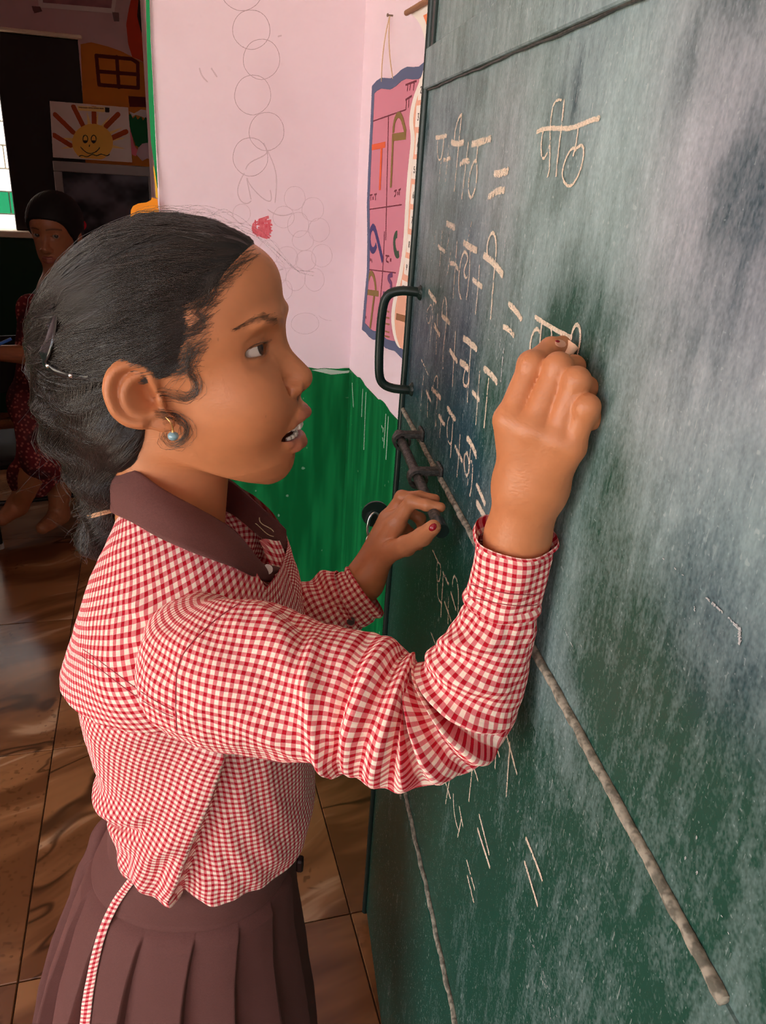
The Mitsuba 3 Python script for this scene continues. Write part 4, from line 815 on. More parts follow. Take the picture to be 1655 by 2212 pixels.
kl = np.clip(1 - (dup - 0.0003) / 0.0016, 0, 1)[:, None]
Ch = Ch * (1 - kl) + np.array(srgb(156, 86, 78)) * kl
km = np.clip(1 - (ell(S_, (0.0735, 0, -0.0765), (0.0270, 0.0270, 0.0070))) / 0.0012, 0, 1)[:, None]
Ch = Ch * (1 - km) + np.array(srgb(86, 32, 30)) * km
mo = np.exp(-(((QL - hp(577, 710 + 0, .585)) * [1, 0, 1]) ** 2).sum(1) / 0.0007 ** 2) * 0
for (px, py) in [(479, 727), (577, 896)]:
    c0 = hp(px, py, .60); dd = np.hypot(QL[:, 0] - c0[0], QL[:, 2] - c0[2]); k = (np.clip(1 - (dd - .0004) / .0004, 0, 1) * (QL[:, 1] < 0))[:, None]
    Ch = Ch * (1 - 0.6 * k)
# darker skin around the eyes' lids and in the creases of nostrils
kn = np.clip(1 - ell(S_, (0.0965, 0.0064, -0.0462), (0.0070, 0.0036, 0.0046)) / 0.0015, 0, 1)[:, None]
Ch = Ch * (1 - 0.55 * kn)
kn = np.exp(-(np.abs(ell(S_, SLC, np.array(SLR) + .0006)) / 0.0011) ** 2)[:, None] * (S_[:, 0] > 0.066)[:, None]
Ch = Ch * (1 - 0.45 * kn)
Ca = skin_color(Va)
def pts_near(V, H, names, j, r):
    k = np.zeros(len(V))
    for nme in names:
        c0 = W(*H[nme][0][j]); k = np.maximum(k, np.exp(-(((V - c0) ** 2).sum(1)) / r ** 2))
    return k[:, None]
kk = np.maximum(pts_near(Va, RH, ['index', 'middle', 'ring', 'pinky'], 1, .007), pts_near(Va, LH, ['index', 'middle', 'thumb'], 1, .006))
Ca = Ca * (1 - 0.16 * kk)
Ct = skin_color(Vt)
person = 'person'
tag(person, 'girl in a red gingham shirt and brown skirt writing on the chalkboard', 'person')
def _skin_bump(p, n, uv):
    return mikit.fbm(p.x * 900, p.y * 900, p.z * 900, 2)
scene['skin'] = {'type': 'twosided', 'bsdf': {'type': 'bumpmap', 'arbitrary': mikit.proc(_skin_bump, 3e-4), 'scale': 0.00022, 'bsdf': {'type': 'principled', 'base_color': VCOL, 'roughness': 0.40, 'specular': 0.45, 'sheen': 0.15}}}
Vb, Fb = np.vstack([Vh, Va, Vt]), np.vstack([Fh, Fa + len(Vh), Ft + len(Vh) + len(Va)])
obj('body', trimesh.Trimesh(Vb, Fb, process=False), 'skin', person, True, color=np.vstack([Ch, Ca, Ct]))
# eyes
mat('eye', VCOL, 0.08, 0.6)
for s in (-1, 1):
    m = trimesh.creation.icosphere(5, EYER); v = np.array(m.vertices)
    gz = np.array([0.95, -0.16, 0.06]); gz /= np.linalg.norm(gz)
    ang = np.degrees(np.arccos(np.clip(v @ gz / EYER, -1, 1)))
    c = np.tile(srgb(196, 184, 174), (len(v), 1)); c = np.where((ang < 31)[:, None], srgb(58, 34, 22), c); c = np.where((ang < 14)[:, None], srgb(8, 6, 6), c)
    c = np.where(((ang > 28) & (ang < 31))[:, None], srgb(22, 14, 10), c)
    v = v * (1 + 0.03 * np.clip(1 - ang / 33, 0, 1)[:, None])
    obj('eye', trimesh.Trimesh(h_world(v + EYEC * [1, s, 1]), m.faces, process=False), 'eye', person, True, color=c)
# teeth
mat('tooth', srgb(232, 222, 206), 0.2, 0.5)
def tooth(x, y, z, w, hgt, ang, th=0.0042):
    m = boxm((-th / 2, -w / 2, -hgt / 2), (th / 2, w / 2, hgt / 2), 0.0009); m = m.subdivide().subdivide()
    v = np.array(m.vertices); v[:, 0] += 0.0006 * (1 - (v[:, 1] / (w / 2)) ** 2); v[:, 1] *= 1 - 0.12 * (v[:, 2] / hgt + 0.5)
    ca, sa = math.cos(ang), math.sin(ang); v = np.stack([v[:, 0] * ca - v[:, 1] * sa, v[:, 0] * sa + v[:, 1] * ca, v[:, 2]], 1)
    return trimesh.Trimesh(h_world(v + [x, y, z]), m.faces, process=False)
for s in (-1, 1):
    for k, (y, w, hg) in enumerate([(.0042, .0080, .0100), (.0115, .0064, .0085), (.0172, .0064, .0080)]):
        x = .0905 - (y / .02) ** 2 * .012
        obj('tooth', tooth(x, s * y, -.0715 + (.010 - hg) / 2, w, hg, s * y * 38), 'tooth', person, 40)
    for k, (y, w, hg) in enumerate([(.0028, .0052, .0075), (.0083, .0052, .0075), (.0134, .0056, .0075)]):
        x = .0845 - (y / .02) ** 2 * .010
        obj('tooth', tooth(x, s * y, -.0835, w, hg, s * y * 38, .0036), 'tooth', person, 40)
# ------------------------------------------------------------------ hair, clip, earring, brows and lashes
HEADMESH = trimesh.Trimesh(Vh, Fh, process=False)
def cast(mesh, pxs, lift=0.0):
    """Points of the mesh seen at the pixels, lifted towards the eye; missing ones are dropped."""
    d = np.array([ray(*q) for q in pxs]); d /= np.linalg.norm(d, axis=1, keepdims=True)
    loc, ri, _ = mesh.ray.intersects_location(np.tile(EYE, (len(d), 1)), d, multiple_hits=False)
    o = np.argsort(ri); return loc[o] - d[ri[o]] * lift, ri[o]
_hz = np.array([-.20, -.09, -.075, -.045, -.012, -.004, .000, .0137, .0466, .0668, .080, .086, .20])
_hx = np.array([-.050, -.050, -.038, -.030, -.028, -.006, .027, .0370, .0520, .0690, .0850, .0940, .0940])
def hair_thick(S):
    X, A, Z = S[:, 0], S[:, 1], S[:, 2]
    edge = np.interp(Z, _hz, _hx)
    k = np.clip((edge - X + 0.002) / 0.050, 0, 1); k = k * (2 - k)
    back = np.clip((-0.045 - X) / 0.06, 0, 1) * np.exp(-((Z - 0.02) / 0.055) ** 2)
    low = np.exp(-((X + 0.07) / 0.05) ** 2) * np.clip((0.0 - Z) / 0.05, 0, 1)
    return k * (0.0042 + 0.016 * back + 0.010 * low) - 0.0024 * np.clip(1 - k * 3, 0, 1)
def lock(ph, x):
    q = np.stack([ph * 9 + 40, x * 16 + 9, 0 * x], -1); q2 = np.stack([ph * 26 + 40, x * 22 + 9, 0 * x + 3], -1)
    return (0.0060 * (meshkit.noise(q, 5) - .5) + 0.0036 * (meshkit.noise(q2, 6) - .5)).astype(f32)
def sd_hair(Q):
    L = h_loc(Q).astype(f32); S = np.stack([L[:, 0], np.abs(L[:, 1]), L[:, 2]], 1)
    sk = smin(ell(S, (-0.002, 0, 0.031), (0.0970, 0.0705, 0.0770)), ell(S, (0.0470, 0, 0.0530), (0.0500, 0.050, 0.0360)), 0.012)
    sk = smin(sk, ell(S, (-0.050, 0, -0.035), (0.046, 0.052, 0.050)), 0.03)
    ht = hair_thick(S); d = sk - ht
    # locks: ridges fanning out from the clip
    ph = np.arctan2(L[:, 1], L[:, 2] - 0.012 - 0.25 * (L[:, 0] + 0.118))
    rr = np.hypot(L[:, 1], L[:, 2] - 0.012)
    d = d - lock(ph, L[:, 0]) * np.clip(rr / 0.03, 0, 1) * np.clip((ht - .0005) / .004, 0, 1)
    d = smax(d, S[:, 0] - np.interp(S[:, 2], _hz, _hx) - .006, .006)
    p = chain(Q, PT, PR, 0.006)
    s = np.clip((Q[:, 2] - PT[-1][2]) / (PT[0][2] - PT[-1][2]), 0, 1)
    p = p + 0.0034 * np.sin(s * 34 + 2.0 * np.arctan2(Q[:, 1] - YG, Q[:, 0] - np.interp(Q[:, 2], PTz, PTx)))
    return smin(d, p, 0.012).astype(f32)
_pt = [(118, 800, .018), (140, 860, .024), (165, 930, .027), (205, 1010, .0215), (216, 1070, .0185), (218, 1124, .0105), (208, 1152, .0155), (206, 1180, .0125), (214, 1200, .006)]
PT = [on_y(x, y, .640) for x, y, r in _pt]; PR = [r for _, _, r in _pt]
PTz = np.array([p[2] for p in PT])[::-1]; PTx = np.array([p[0] for p in PT])[::-1]
Vr, Fr = nets(sd_hair, HO + [-.20, -.11, -.24], HO + [.14, .11, .13], .0016)
mat('hair_base', (0.012, 0.009, 0.008), 0.5, 0.3)
scene['hair_strand'] = {'type': 'twosided', 'bsdf': {'type': 'principled', 'base_color': rgb((0.028, 0.020, 0.017)), 'roughness': 0.30, 'specular': 0.8}}
scene['brow_hair'] = {'type': 'twosided', 'bsdf': {'type': 'principled', 'base_color': rgb((0.050, 0.028, 0.018)), 'roughness': 0.5, 'specular': 0.3}}
HK = obj('hair', trimesh.Trimesh(Vr, Fr, process=False), 'hair_base', person, True, label='black hair pulled back into a clip and a tied tail')
HAIRMESH = trimesh.Trimesh(Vr, Fr, process=False)
def curves(key_name, strands, matname, parent, label=None, mingap=0.0004, kind=None):
    """Hairs as slim three-sided tubes, all in one mesh."""
    VV, NN, FF, at = [], [], [], 0
    ca3, sa3 = np.cos(np.arange(3) * 2 * np.pi / 3), np.sin(np.arange(3) * 2 * np.pi / 3)
    for P, r in strands:
        P, r = np.asarray(P, float), np.asarray(r, float)
        if not np.isfinite(P).all(): continue
        k = [0]                                                    # no two points on top of each other
        for i in range(1, len(P)):
            if np.linalg.norm(P[i] - P[k[-1]]) > mingap: k.append(i)
        if len(k) < 3: continue
        P, r = P[k], r[k] * 1.1
        t = np.gradient(P, axis=0); t /= np.linalg.norm(t, axis=1, keepdims=True) + 1e-12
        ref = np.array([0.31, 0.77, 0.55]) if abs(t[0] @ [0.31, 0.77, 0.55]) < 0.9 else np.array([0.8, -0.5, 0.3])
        n = np.cross(t, ref); n /= np.linalg.norm(n, axis=1, keepdims=True) + 1e-12; b = np.cross(t, n)
        O = ca3[None, :, None] * n[:, None] + sa3[None, :, None] * b[:, None]
        VV.append((P[:, None] + O * r[:, None, None]).reshape(-1, 3)); m = len(P)
        FF.append(grid_faces(m, 3, True) + at); at += 3 * m
    return obj(key_name, trimesh.Trimesh(np.vstack(VV), np.vstack(FF), process=False), matname, parent, True, label=label, kind=kind)
hr = np.random.default_rng(21)
strands = []
EC = np.array([-0.004, 0, 0.027])
def shell(D, lift):
    """Points on the hair shell in directions D from its centre, by marching outwards on the hair surface."""
    P = HO + (EC + D * 0.085) @ HM; dw = D @ HM
    t = np.zeros(len(D))
    for _ in range(14):
        t -= np.clip(sd_hair((P + dw * t[:, None]).astype(f32)), -0.02, 0.02) * 0.8
    return P + dw * (t + lift)[:, None]
ND, NL = 420, 16
target = np.array([-0.117, 0.0, 0.012]) - EC
allD, lifts = [], []
npt = 9
for i in range(ND):
    u = hr.random()
    if u < 0.52:                                             # rooted along the hairline
        z = hr.choice([hr.uniform(0.0, 0.086), hr.uniform(0.03, 0.088)]); x = np.interp(z, _hz, _hx) - abs(hr.normal(0, 0.006)) + 0.003
    else:
        z = hr.uniform(-0.02, 0.105); x = hr.uniform(-0.10, min(0.09, np.interp(z, _hz, _hx)))
    q = 1 - ((x + 0.004) / 0.106) ** 2 - ((z - 0.027) / 0.083) ** 2
    if q <= 0: y = hr.uniform(-0.012, 0.012)
    else: y = 0.076 * math.sqrt(q)
    s = -1 if hr.random() < 0.8 else 1
    d0 = np.array([x, s * y, z]) - EC; d0 /= np.linalg.norm(d0)
    d1 = target + np.array([hr.normal(0, .004), s * abs(hr.normal(0.014, .010)), hr.normal(0, .016)]); d1 /= np.linalg.norm(d1)
    om = math.acos(np.clip(d0 @ d1, -1, 1)); 
    if om < 0.12: continue
    t = np.linspace(0, 1, npt)
    D = (np.sin((1 - t) * om)[:, None] * d0 + np.sin(t * om)[:, None] * d1) / math.sin(om)
    sag = np.sin(t * np.pi)[:, None] * np.array([0, 0, 1.0]) * (hr.normal(-0.01, 0.03) + 0.10 * (z > 0.05))
    D = D + sag
    wl = hr.uniform(0.010, 0.030); lift0 = hr.uniform(-0.0006, 0.0016)          # a lock: hairs gathered around one guide
    for k in range(NL):
        o = hr.normal(0, 1, 3) * wl * np.array([1, 1, 1]); E_ = D + o * (1.5 - 1.05 * t)[:, None]
        E_ /= np.linalg.norm(E_, axis=1, keepdims=True); allD.append(E_)
        r_ = np.linalg.norm(o) / wl
        base = abs(hr.normal(0, 0.0004)) + (0.0004 if hr.random() < 0.93 else hr.uniform(0.001, 0.004))
        lifts.append((base + lift0 + 0.0008 * max(0, 1.2 - r_ * .6)) * np.sin(np.clip(t * 1.15, 0, 1) * np.pi * 0.9 + 0.15) - 0.0004)
allD = np.array(allD); lifts = np.array(lifts)
SP = shell(allD.reshape(-1, 3), lifts.ravel()).reshape(-1, npt, 3)
SP += (meshkit.noise(SP * 60, 3)[..., None] - 0.5) * 0.0012
for P in SP: strands.append((P, np.full(npt, hr.uniform(0.00010, 0.00020))))
# nape hair sweeping down into the tail and the tail itself
ptc = curve(PT, 60); ptr = np.interp(np.linspace(0, 1, 60), np.linspace(0, 1, len(PR)), PR)
tt_, NN_, BB_ = frames(ptc)
TAIL = []
for i in range(4200):
    t0 = hr.uniform(-0.05, 0.62); t1 = min(t0 + hr.uniform(0.25, 0.6), 1.0 if hr.random() < 0.5 else 0.74)
    t = np.clip(np.linspace(t0, t1, 10), 0, 1)
    a0 = hr.uniform(0, 2 * np.pi); tw = 0.9 + hr.normal(0, 0.25)
    a = a0 + tw * (t - t0) * 3 + 0.32 * np.sin(t * 26 + 2 * a0)
    idx = t * 59; c = np.stack([np.interp(idx, np.arange(60), ptc[:, k]) for k in range(3)], 1)
    n = np.stack([np.interp(idx, np.arange(60), NN_[:, k]) for k in range(3)], 1); b = np.stack([np.interp(idx, np.arange(60), BB_[:, k]) for k in range(3)], 1)
    r = np.interp(idx, np.arange(60), ptr) * hr.uniform(0.86, 1.08)
    if hr.random() < 0.13: r = r * (1 + hr.uniform(0.05, 0.5) * np.linspace(0, 1, 10) ** 2)
    P = c + (np.cos(a)[:, None] * n + np.sin(a)[:, None] * b) * r[:, None]
    TAIL.append((P, (P - c) / (np.linalg.norm(P - c, axis=1, keepdims=True) + 1e-9), hr.random() < .05))
TP, TD = np.concatenate([q[0] for q in TAIL]), np.concatenate([q[1] for q in TAIL]); to = np.zeros(len(TP))
for _ in range(10): to -= np.clip(sd_hair((TP + TD * to[:, None]).astype(f32)), -.01, .01) * .8
TP = TP + TD * np.clip(to, -.012, .02)[:, None]
for k, (P, D_, fly) in enumerate(TAIL):
    Q_ = TP[k * 10:k * 10 + 10] + D_ * (hr.uniform(-.0002, .0016) + (np.linspace(0, 1, 10) ** 2 * hr.uniform(.002, .009) if fly else 0 * np.arange(10)))[:, None] + hr.normal(0, .00025, (10, 3))
    strands.append((Q_, np.full(10, hr.uniform(0.00010, 0.00022))))
NAPE = []
for i in range(2200):                                        # behind the ear, from the scalp to the tail
    y0 = hr.uniform(.590, .62); p0 = on_y(hr.uniform(150, 285), hr.uniform(800, 960), y0)
    k = hr.integers(6, 40); p2 = ptc[k] + hr.normal(0, 1, 3) * ptr[k] * 0.5
    p1 = (p0 + p2) / 2 + [hr.normal(0, .004), hr.uniform(-.016, 0), hr.uniform(-.012, .01)]
    t = np.linspace(0, 1, 7)[:, None]; P = (1 - t) ** 2 * p0 + 2 * t * (1 - t) * p1 + t * t * p2
    NAPE.append(P)
NP = np.concatenate(NAPE); nd = np.tile([-.25, -.95, .1], (len(NP), 1)) / 1.0; to = np.full(len(NP), .02)
NP = NP + nd * .03
for _ in range(12):
    f_ = sd_hair(NP.astype(f32)); NP = NP - nd * np.clip(f_, -.01, .01)[:, None] * .8
NP += nd * hr.uniform(-.0002, .0012, len(NP))[:, None]
for k in range(len(NAPE)):
    Q_ = NP[k * 7:k * 7 + 7]; Q_ = Q_[np.abs(Q_ - NAPE[k]).max(1) < .06]
    if len(Q_) > 4: strands.append((Q_, np.full(len(Q_), hr.uniform(0.00010, 0.0002))))
for k in range(620):                                        # combed over the nape behind the ear
    x0, y0 = hr.uniform(205, 318), hr.uniform(880, 1012); L = hr.uniform(40, 110); a = math.radians(118 + 0.10 * (x0 - 260) + hr.normal(0, 9)); q = np.linspace(0, 1, 8)
    j = np.stack([x0 + L * q * math.cos(a) - 14 * q * q, y0 + L * q * math.sin(a)], 1)
    L_, _ = cast(HAIRMESH, j, hr.uniform(.0001, .0012))
    if len(L_) > 4 and np.linalg.norm(np.diff(L_, axis=0), axis=1).max() < .02: strands.append((L_, np.full(len(L_), hr.uniform(.00010, .00019))))
# wisps and baby curls at the temple and the ear, traced and laid on the skin
c7 = lambda x, y: (340 + x / 3.813, 480 + y / 3.813)
wisps = [[(640, 150), (540, 215), (470, 300), (430, 400), (390, 520), (300, 620), (150, 700), (20, 720)], [(420, 250), (360, 330), (300, 400), (280, 480), (350, 540), (390, 500), (430, 440)],
         [(600, 170), (480, 240), (380, 330), (250, 430), (100, 470), (0, 500)], [(400, 560), (330, 680), (300, 740), (370, 790), (350, 860), (250, 905), (120, 930), (0, 1010)],
         [(460, 420), (420, 540), (360, 640), (260, 700), (100, 740)], [(240, 1000), (250, 1120), (200, 1200), (90, 1230), (0, 1250)], [(260, 1080), (270, 1170), (300, 1270), (330, 1350), (290, 1430), (180, 1440), (30, 1420)],
         [(0, 1255), (120, 1225), (210, 1225), (280, 1270), (330, 1370), (270, 1450), (170, 1430)], [(0, 1570), (90, 1580), (190, 1610), (260, 1690), (230, 1790), (140, 1840), (50, 1790), (60, 1740)],
         [(40, 1600), (180, 1625), (235, 1700), (215, 1780), (140, 1815)], [(520, 330), (460, 480), (440, 600), (380, 700)], [(700, 140), (620, 180), (520, 250), (440, 330)], [(560, 230), (500, 330), (450, 420), (430, 520)], [(330, 360), (230, 480), (170, 600), (60, 680)]]
for w in wisps:
    P2 = curve(np.array([c7(*q) for q in w]), 16)
    for k in range(16):
        j = P2 + hr.normal(0, 5.5, 2) + np.cumsum(hr.normal(0, 1.3, P2.shape), 0)
        L_, _ = cast(HEADMESH, j, hr.uniform(0.0006, 0.0022))
        if len(L_) > 5: strands.append((L_, np.full(len(L_), hr.uniform(0.00008, 0.00014))))
for k in range(420):                                        # fine hair between the hairline and the temple
    x0, y0 = hr.choice([0, 1, 2], p=[.4, .35, .25]), 0
    z = hr.uniform(0.0, 0.085); e = np.interp(z, _hz, _hx) + hr.uniform(0, 0.012)
    px = {0: (hr.uniform(440, 560), 0)}.get(0)
    P0 = np.array([np.interp(z, [0, .03, .05, .07, .085], [412, 438, 462, 505, 560]) + hr.uniform(-12, 26), np.interp(z, [0, .03, .05, .07, .085], [800, 700, 640, 575, 528]) + hr.normal(0, 8)])
    dirv = np.array([-1, 0.35 + hr.normal(0, .35)]); dirv /= np.linalg.norm(dirv); L = hr.uniform(25, 75)
    j = P0 + np.linspace(0, L, 6)[:, None] * dirv + np.linspace(0, 1, 6)[:, None] ** 2 * [0, hr.normal(4, 12)]
    L_, _ = cast(HEADMESH, j, hr.uniform(0.0004, 0.0022))
    if len(L_) > 4: strands.append((L_, np.full(len(L_), 0.00009)))
for k in range(26):                                         # stray hairs standing off the head
    x0 = hr.uniform(250, 540); y0 = np.interp(x0, [250, 300, 350, 430, 500, 560], [495, 476, 468, 472, 490, 522]); ln = hr.uniform(50, 190); hgt = hr.uniform(4, 34)
    t = np.linspace(0, 1, 9); xs = x0 + ln * t; ys = np.interp(xs, [250, 300, 350, 430, 500, 560, 640], [495, 476, 468, 472, 490, 522, 600]) - hgt * np.sin(t * np.pi * hr.uniform(.7, 1.0)) - 2
    yy = YG + hr.uniform(-.035, .02)
    strands.append((np.array([on_y(a, b, yy) for a, b in zip(xs, ys)]), np.full(9, 0.00007)))
for k in range(60):                                         # loose hair around the nape and the tail
    x0, y0 = hr.uniform(85, 240), hr.uniform(830, 1120); a = hr.uniform(0, 2 * np.pi); ln = hr.uniform(30, 110)
    t = np.linspace(0, 1, 7); cv = hr.normal(0, 25)
    strands.append((np.array([on_y(x0 + ln * q * math.cos(a) - cv * q * q * math.sin(a), y0 + abs(ln * q * math.sin(a)) * .8 + cv * q * q * math.cos(a), .615 - .012 * q) for q in t]), np.full(7, 0.00007)))
curves('strands', strands, 'hair_strand', HK, kind='stuff')
# brows and lashes
lash, brow = [], []
for k in range(300):
    t = hr.random() ** 1.1; cx, cy = np.interp(t, [0, .35, .7, 1], [600, 572, 542, 510]), np.interp(t, [0, .35, .7, 1], [690, 683, 693, 711])
    wdt = np.interp(t, [0, .4, 1], [10, 9, 3.0]); cy += hr.normal(0, wdt * .5)
    a = np.radians(np.interp(t, [0, .5, 1], [150, 160, 155]) + hr.normal(0, 9)); L = hr.uniform(7, 13)
    j = np.array([cx, cy]) + np.linspace(0, L, 4)[:, None] * [math.cos(a), math.sin(a)]
    L_, _ = cast(HEADMESH, j, 0.0004)
    if len(L_) == 4: brow.append((L_, np.array([.00006, .00006, .00005, .00003])))
for s in (-1, 1):
    lash = []
    for up, n in ((1, 40), (-1, 16)):
        for k in range(n):
            a = np.radians(np.interp((k + .5) / n, [0, 1], [-5, 82]))            # around the eyeball from nose side to outer corner
            dv = np.array([math.cos(a), s * math.sin(a), 0]); zz = 0.0034 + up * 0.0050 * math.sqrt(max(0.05, 1 - ((math.degrees(a) - 42) / 52) ** 2))
            p0 = EYEC * [1, s, 1] + dv * (EYER + 0.0012); p0[2] = zz
            L = (0.0066 if up > 0 else 0.0026) * hr.uniform(.8, 1.15)
            q = np.linspace(0, 1, 5)[:, None]; fw = np.array([0.65, s * .12, 0]) + dv * 0.6; fw /= np.linalg.norm(fw)
            P = p0 + fw * L * q + np.array([0, 0, up * 1.0]) * L * 0.55 * q ** 2 + np.array([0, 0, -up * 0.25]) * L * q
            lash.append((h_world(P), np.linspace(.00009, .00003, 5)))
    curves('eyelashes', lash, 'brow_hair', person, mingap=0.0001, kind='stuff')
for s in (0,):
    curves('eyebrow', brow, 'brow_hair', person, mingap=0.0001, kind='stuff')
    curves('eyebrow', [(h_world(h_loc(P) * [1, -1, 1]), r) for P, r in brow], 'brow_hair', person, mingap=0.0001, kind='stuff')
# clip, hair band and earring
mat('clip_black', (0.012, 0.012, 0.013), 0.12, 0.6)
clip = 'hair_clip'
tag(clip, 'glossy black claw clip at the back of the writing girl\'s hair', 'hair clip')
def on_hair(a, b, yy, lift=.001):
    L_, _ = cast(HAIRMESH, [(a, b)], lift)
    return L_[0] if len(L_) and abs(L_[0][1] - YG) < .09 else on_y(a, b, yy)
def strap(pxs, y, w, th, mt, name, parent, n=26, sides=12):
    P = curve(np.array([on_hair(a, b, yy) for (a, b), yy in zip(pxs, y)]), n); t, N, B = frames(P)
    out = P - h_world((-.03, 0, .02)); out -= t * (out * t).sum(1)[:, None]; out /= np.linalg.norm(out, axis=1, keepdims=True); si = np.cross(t, out)
    a = np.arange(sides) * 2 * np.pi / sides; w = np.broadcast_to(w, (n,))
    V = P[:, None] + (np.sign(np.cos(a)) * np.abs(np.cos(a)) ** .5)[None, :, None] * si[:, None] * w[:, None, None] / 2 + np.sin(a)[None, :, None] * out[:, None] * th / 2
    m = trimesh.Trimesh(V.reshape(-1, 3), grid_faces(n, sides, True), process=False)
    e = [trimesh.Trimesh(np.vstack([V[k], P[k]]), [[j, (j + 1) % sides, sides] if k else [(j + 1) % sides, j, sides] for j in range(sides)], process=False) for k in (0, n - 1)]
    return obj(name, cat([m] + e), mt, parent, 50)
strap([(116, 640), (116, 690), (106, 740), (92, 770)], [.612, .608, .608, .612], np.linspace(.010, .012, 26), .003, 'clip_black', 'jaw', clip)
strap([(90, 742), (98, 783), (126, 803), (165, 813), (194, 815)], [.625, .605, .592, .584, .580], np.linspace(.0075, .0055, 26), .0045, 'clip_black', 'jaw', clip)
for (a, b, yy) in [(104, 700, .606), (112, 660, .608), (120, 800, .594), (150, 808, .588)]:
    p = on_hair(a, b, yy, .003); q = h_world((-.06, 0, .005)); obj('tooth', tube(np.array([p, p + (q - p) * .06, p + (q - p) * .16 + [0, 0, -.004]]), np.array([.0022, .0018, .001]), 8), 'clip_black', clip, 60)
for (a, b, yy) in [(104, 790, .598), (153, 811, .584)]:
    m = trimesh.creation.icosphere(2, .0022); m.apply_translation(on_hair(a, b, yy, .004)); obj('rivet', m, 'chrome', clip, True)
mat('band_tan', srgb(206, 164, 128), 0.7, 0.3)
th = np.linspace(0, 2 * np.pi, 40); cb = ptc[int(59 * .715)]
bd = cat([tube(cb + np.stack([.0165 * np.cos(th + .3), .0165 * np.sin(th + .3), .004 * np.cos(th) + dz + .001 * np.sin(3 * th)], 1), .0012, 7, caps=False) for dz in (-.001, .0012)])
tag(obj('hair_band', bd, 'band_tan', None, 60), 'tan elastic band tied near the end of the hair tail', 'hair band')
mat('gold', (0.83, 0.58, 0.24), 0.22, 0.5, 1.0)
scene['bead_glass'] = {'type': 'principled', 'base_color': rgb(srgb(120, 158, 170)), 'roughness': 0.06, 'specular': 0.9, 'clearcoat': 1.0}
er = 'earring'; tag(er, 'earring with a blue grey glass bead on a gold hook', 'earring')
lobe, _ = cast(HEADMESH, [(360, 908)], 0.0); yl = lobe[0][1] - .0012 if len(lobe) else .58
obj('hook', tube(curve([on_y(356, 900, yl + .001), on_y(364, 907, yl - .0012), on_y(371, 918, yl - .0012), on_y(373, 928, yl - .0008)], 16), .00055, 8), 'gold', er, 60)
bc = on_y(374, 942, yl - .0002)
m = trimesh.creation.icosphere(2, .0030); m.vertices = np.sign(m.vertices) * np.abs(m.vertices) ** .96 * [1.15, 1.15, .95]; m.apply_translation(bc); obj('bead', m, 'bead_glass', er)
for dz, r in ((.0042, .0011), (-.0036, .0009), (.0030, .0015), (.0056, .0009)):
    m = trimesh.creation.icosphere(2, r); m.apply_translation(bc + [0, 0, dz]); obj('ball', m, 'gold', er, True)
# ------------------------------------------------------------------ clothes
CHK = 0.0061
def _gingham(p, n, uv):
    def band(t):
        f = t / CHK - dr.floor(t / CHK)
        return mikit.smoothstep(0.0, 0.07, f) * (1 - mikit.smoothstep(0.48, 0.55, f))
    a, b = band(uv.x), band(uv.y)
    th = mikit.noise(uv.x * 2600, uv.y * 240) * 0.5 + mikit.noise(uv.x * 240, uv.y * 2600, 5.0) * 0.5
    c = mikit.mix(srgb(242, 222, 205), srgb(212, 118, 122), (a + b - a * b * 2))
    c = mikit.mix(c, srgb(172, 20, 40), a * b)
    return c * (0.90 + 0.2 * th)
scene['gingham'] = {'type': 'twosided', 'bsdf': {'type': 'principled', 'base_color': mikit.proc(_gingham), 'roughness': 0.85, 'specular': 0.15, 'sheen': 0.25}}
def _weave(c):
    c = mi.Color3f(*c)
    return mikit.proc(lambda p, n, uv: c * (0.86 + 0.28 * mikit.noise(p.x * 1800, p.y * 1800, p.z * 1800)))
scene['brown_cloth'] = {'type': 'twosided', 'bsdf': {'type': 'principled', 'base_color': _weave(srgb(100, 64, 60)), 'roughness': 0.8, 'specular': 0.2, 'sheen': 0.3}}
mat('thread', srgb(120, 30, 40), 0.9, 0.1)
mat('button_white', srgb(226, 220, 214), 0.25, 0.5)
mat('button_dark', srgb(40, 18, 18), 0.4, 0.4)
def folds(S, TH, items):
    """Ridges (amp > 0) and creases (amp < 0) along segments in a cloth's own coordinates."""
    d = np.zeros_like(S)
    for (s0, t0, s1, t1, w, amp) in items:
        ds, dt = s1 - s0, t1 - t0; L = ds * ds + dt * dt
        q = np.clip(((S - s0) * ds + (TH - t0) * dt) / L, 0, 1)
        r2 = (S - s0 - q * ds) ** 2 + (TH - t0 - q * dt) ** 2
        d += amp * np.exp(-r2 / w ** 2) * np.sin(np.pi * np.clip(q * .86 + .07, 0, 1)) ** .5
    return d
# --- trunk of the shirt
_tz = np.array([.636, .66, .70, .76, .82, .88, .92, .95, .975, .995, 1.012, 1.028, 1.042, 1.055])
_tby = np.array([.106, .110, .113, .116, .122, .131, .135, .134, .126, .111, .094, .077, .062, .052])
_bz = np.array([.636, .66, .68, .72, .777, .80, .824, .836, .872, .912, .966, 1.002, 1.033, 1.06]); _bx = np.array([-.266, -.270, -.268, -.277, -.286, -.289, -.292, -.293, -.290, -.284, -.270, -.257, -.244, -.236])
_fz2 = np.array([.636, .673, .741, .804, .891, .945, .965, 1.003, 1.03, 1.06]); _fx2 = np.array([-.068, -.060, -.058, -.058, -.066, -.078, -.085, -.096, -.112, -.128])
NZ, NTH = 330, 460
zz = np.linspace(1.053, .656, NZ); th = np.linspace(0, 2 * np.pi, NTH, endpoint=False)      # theta 0: front (+x), pi/2: away, 3pi/2: near
sm = lambda x, xp, fp: np.interp(x, xp, fp)
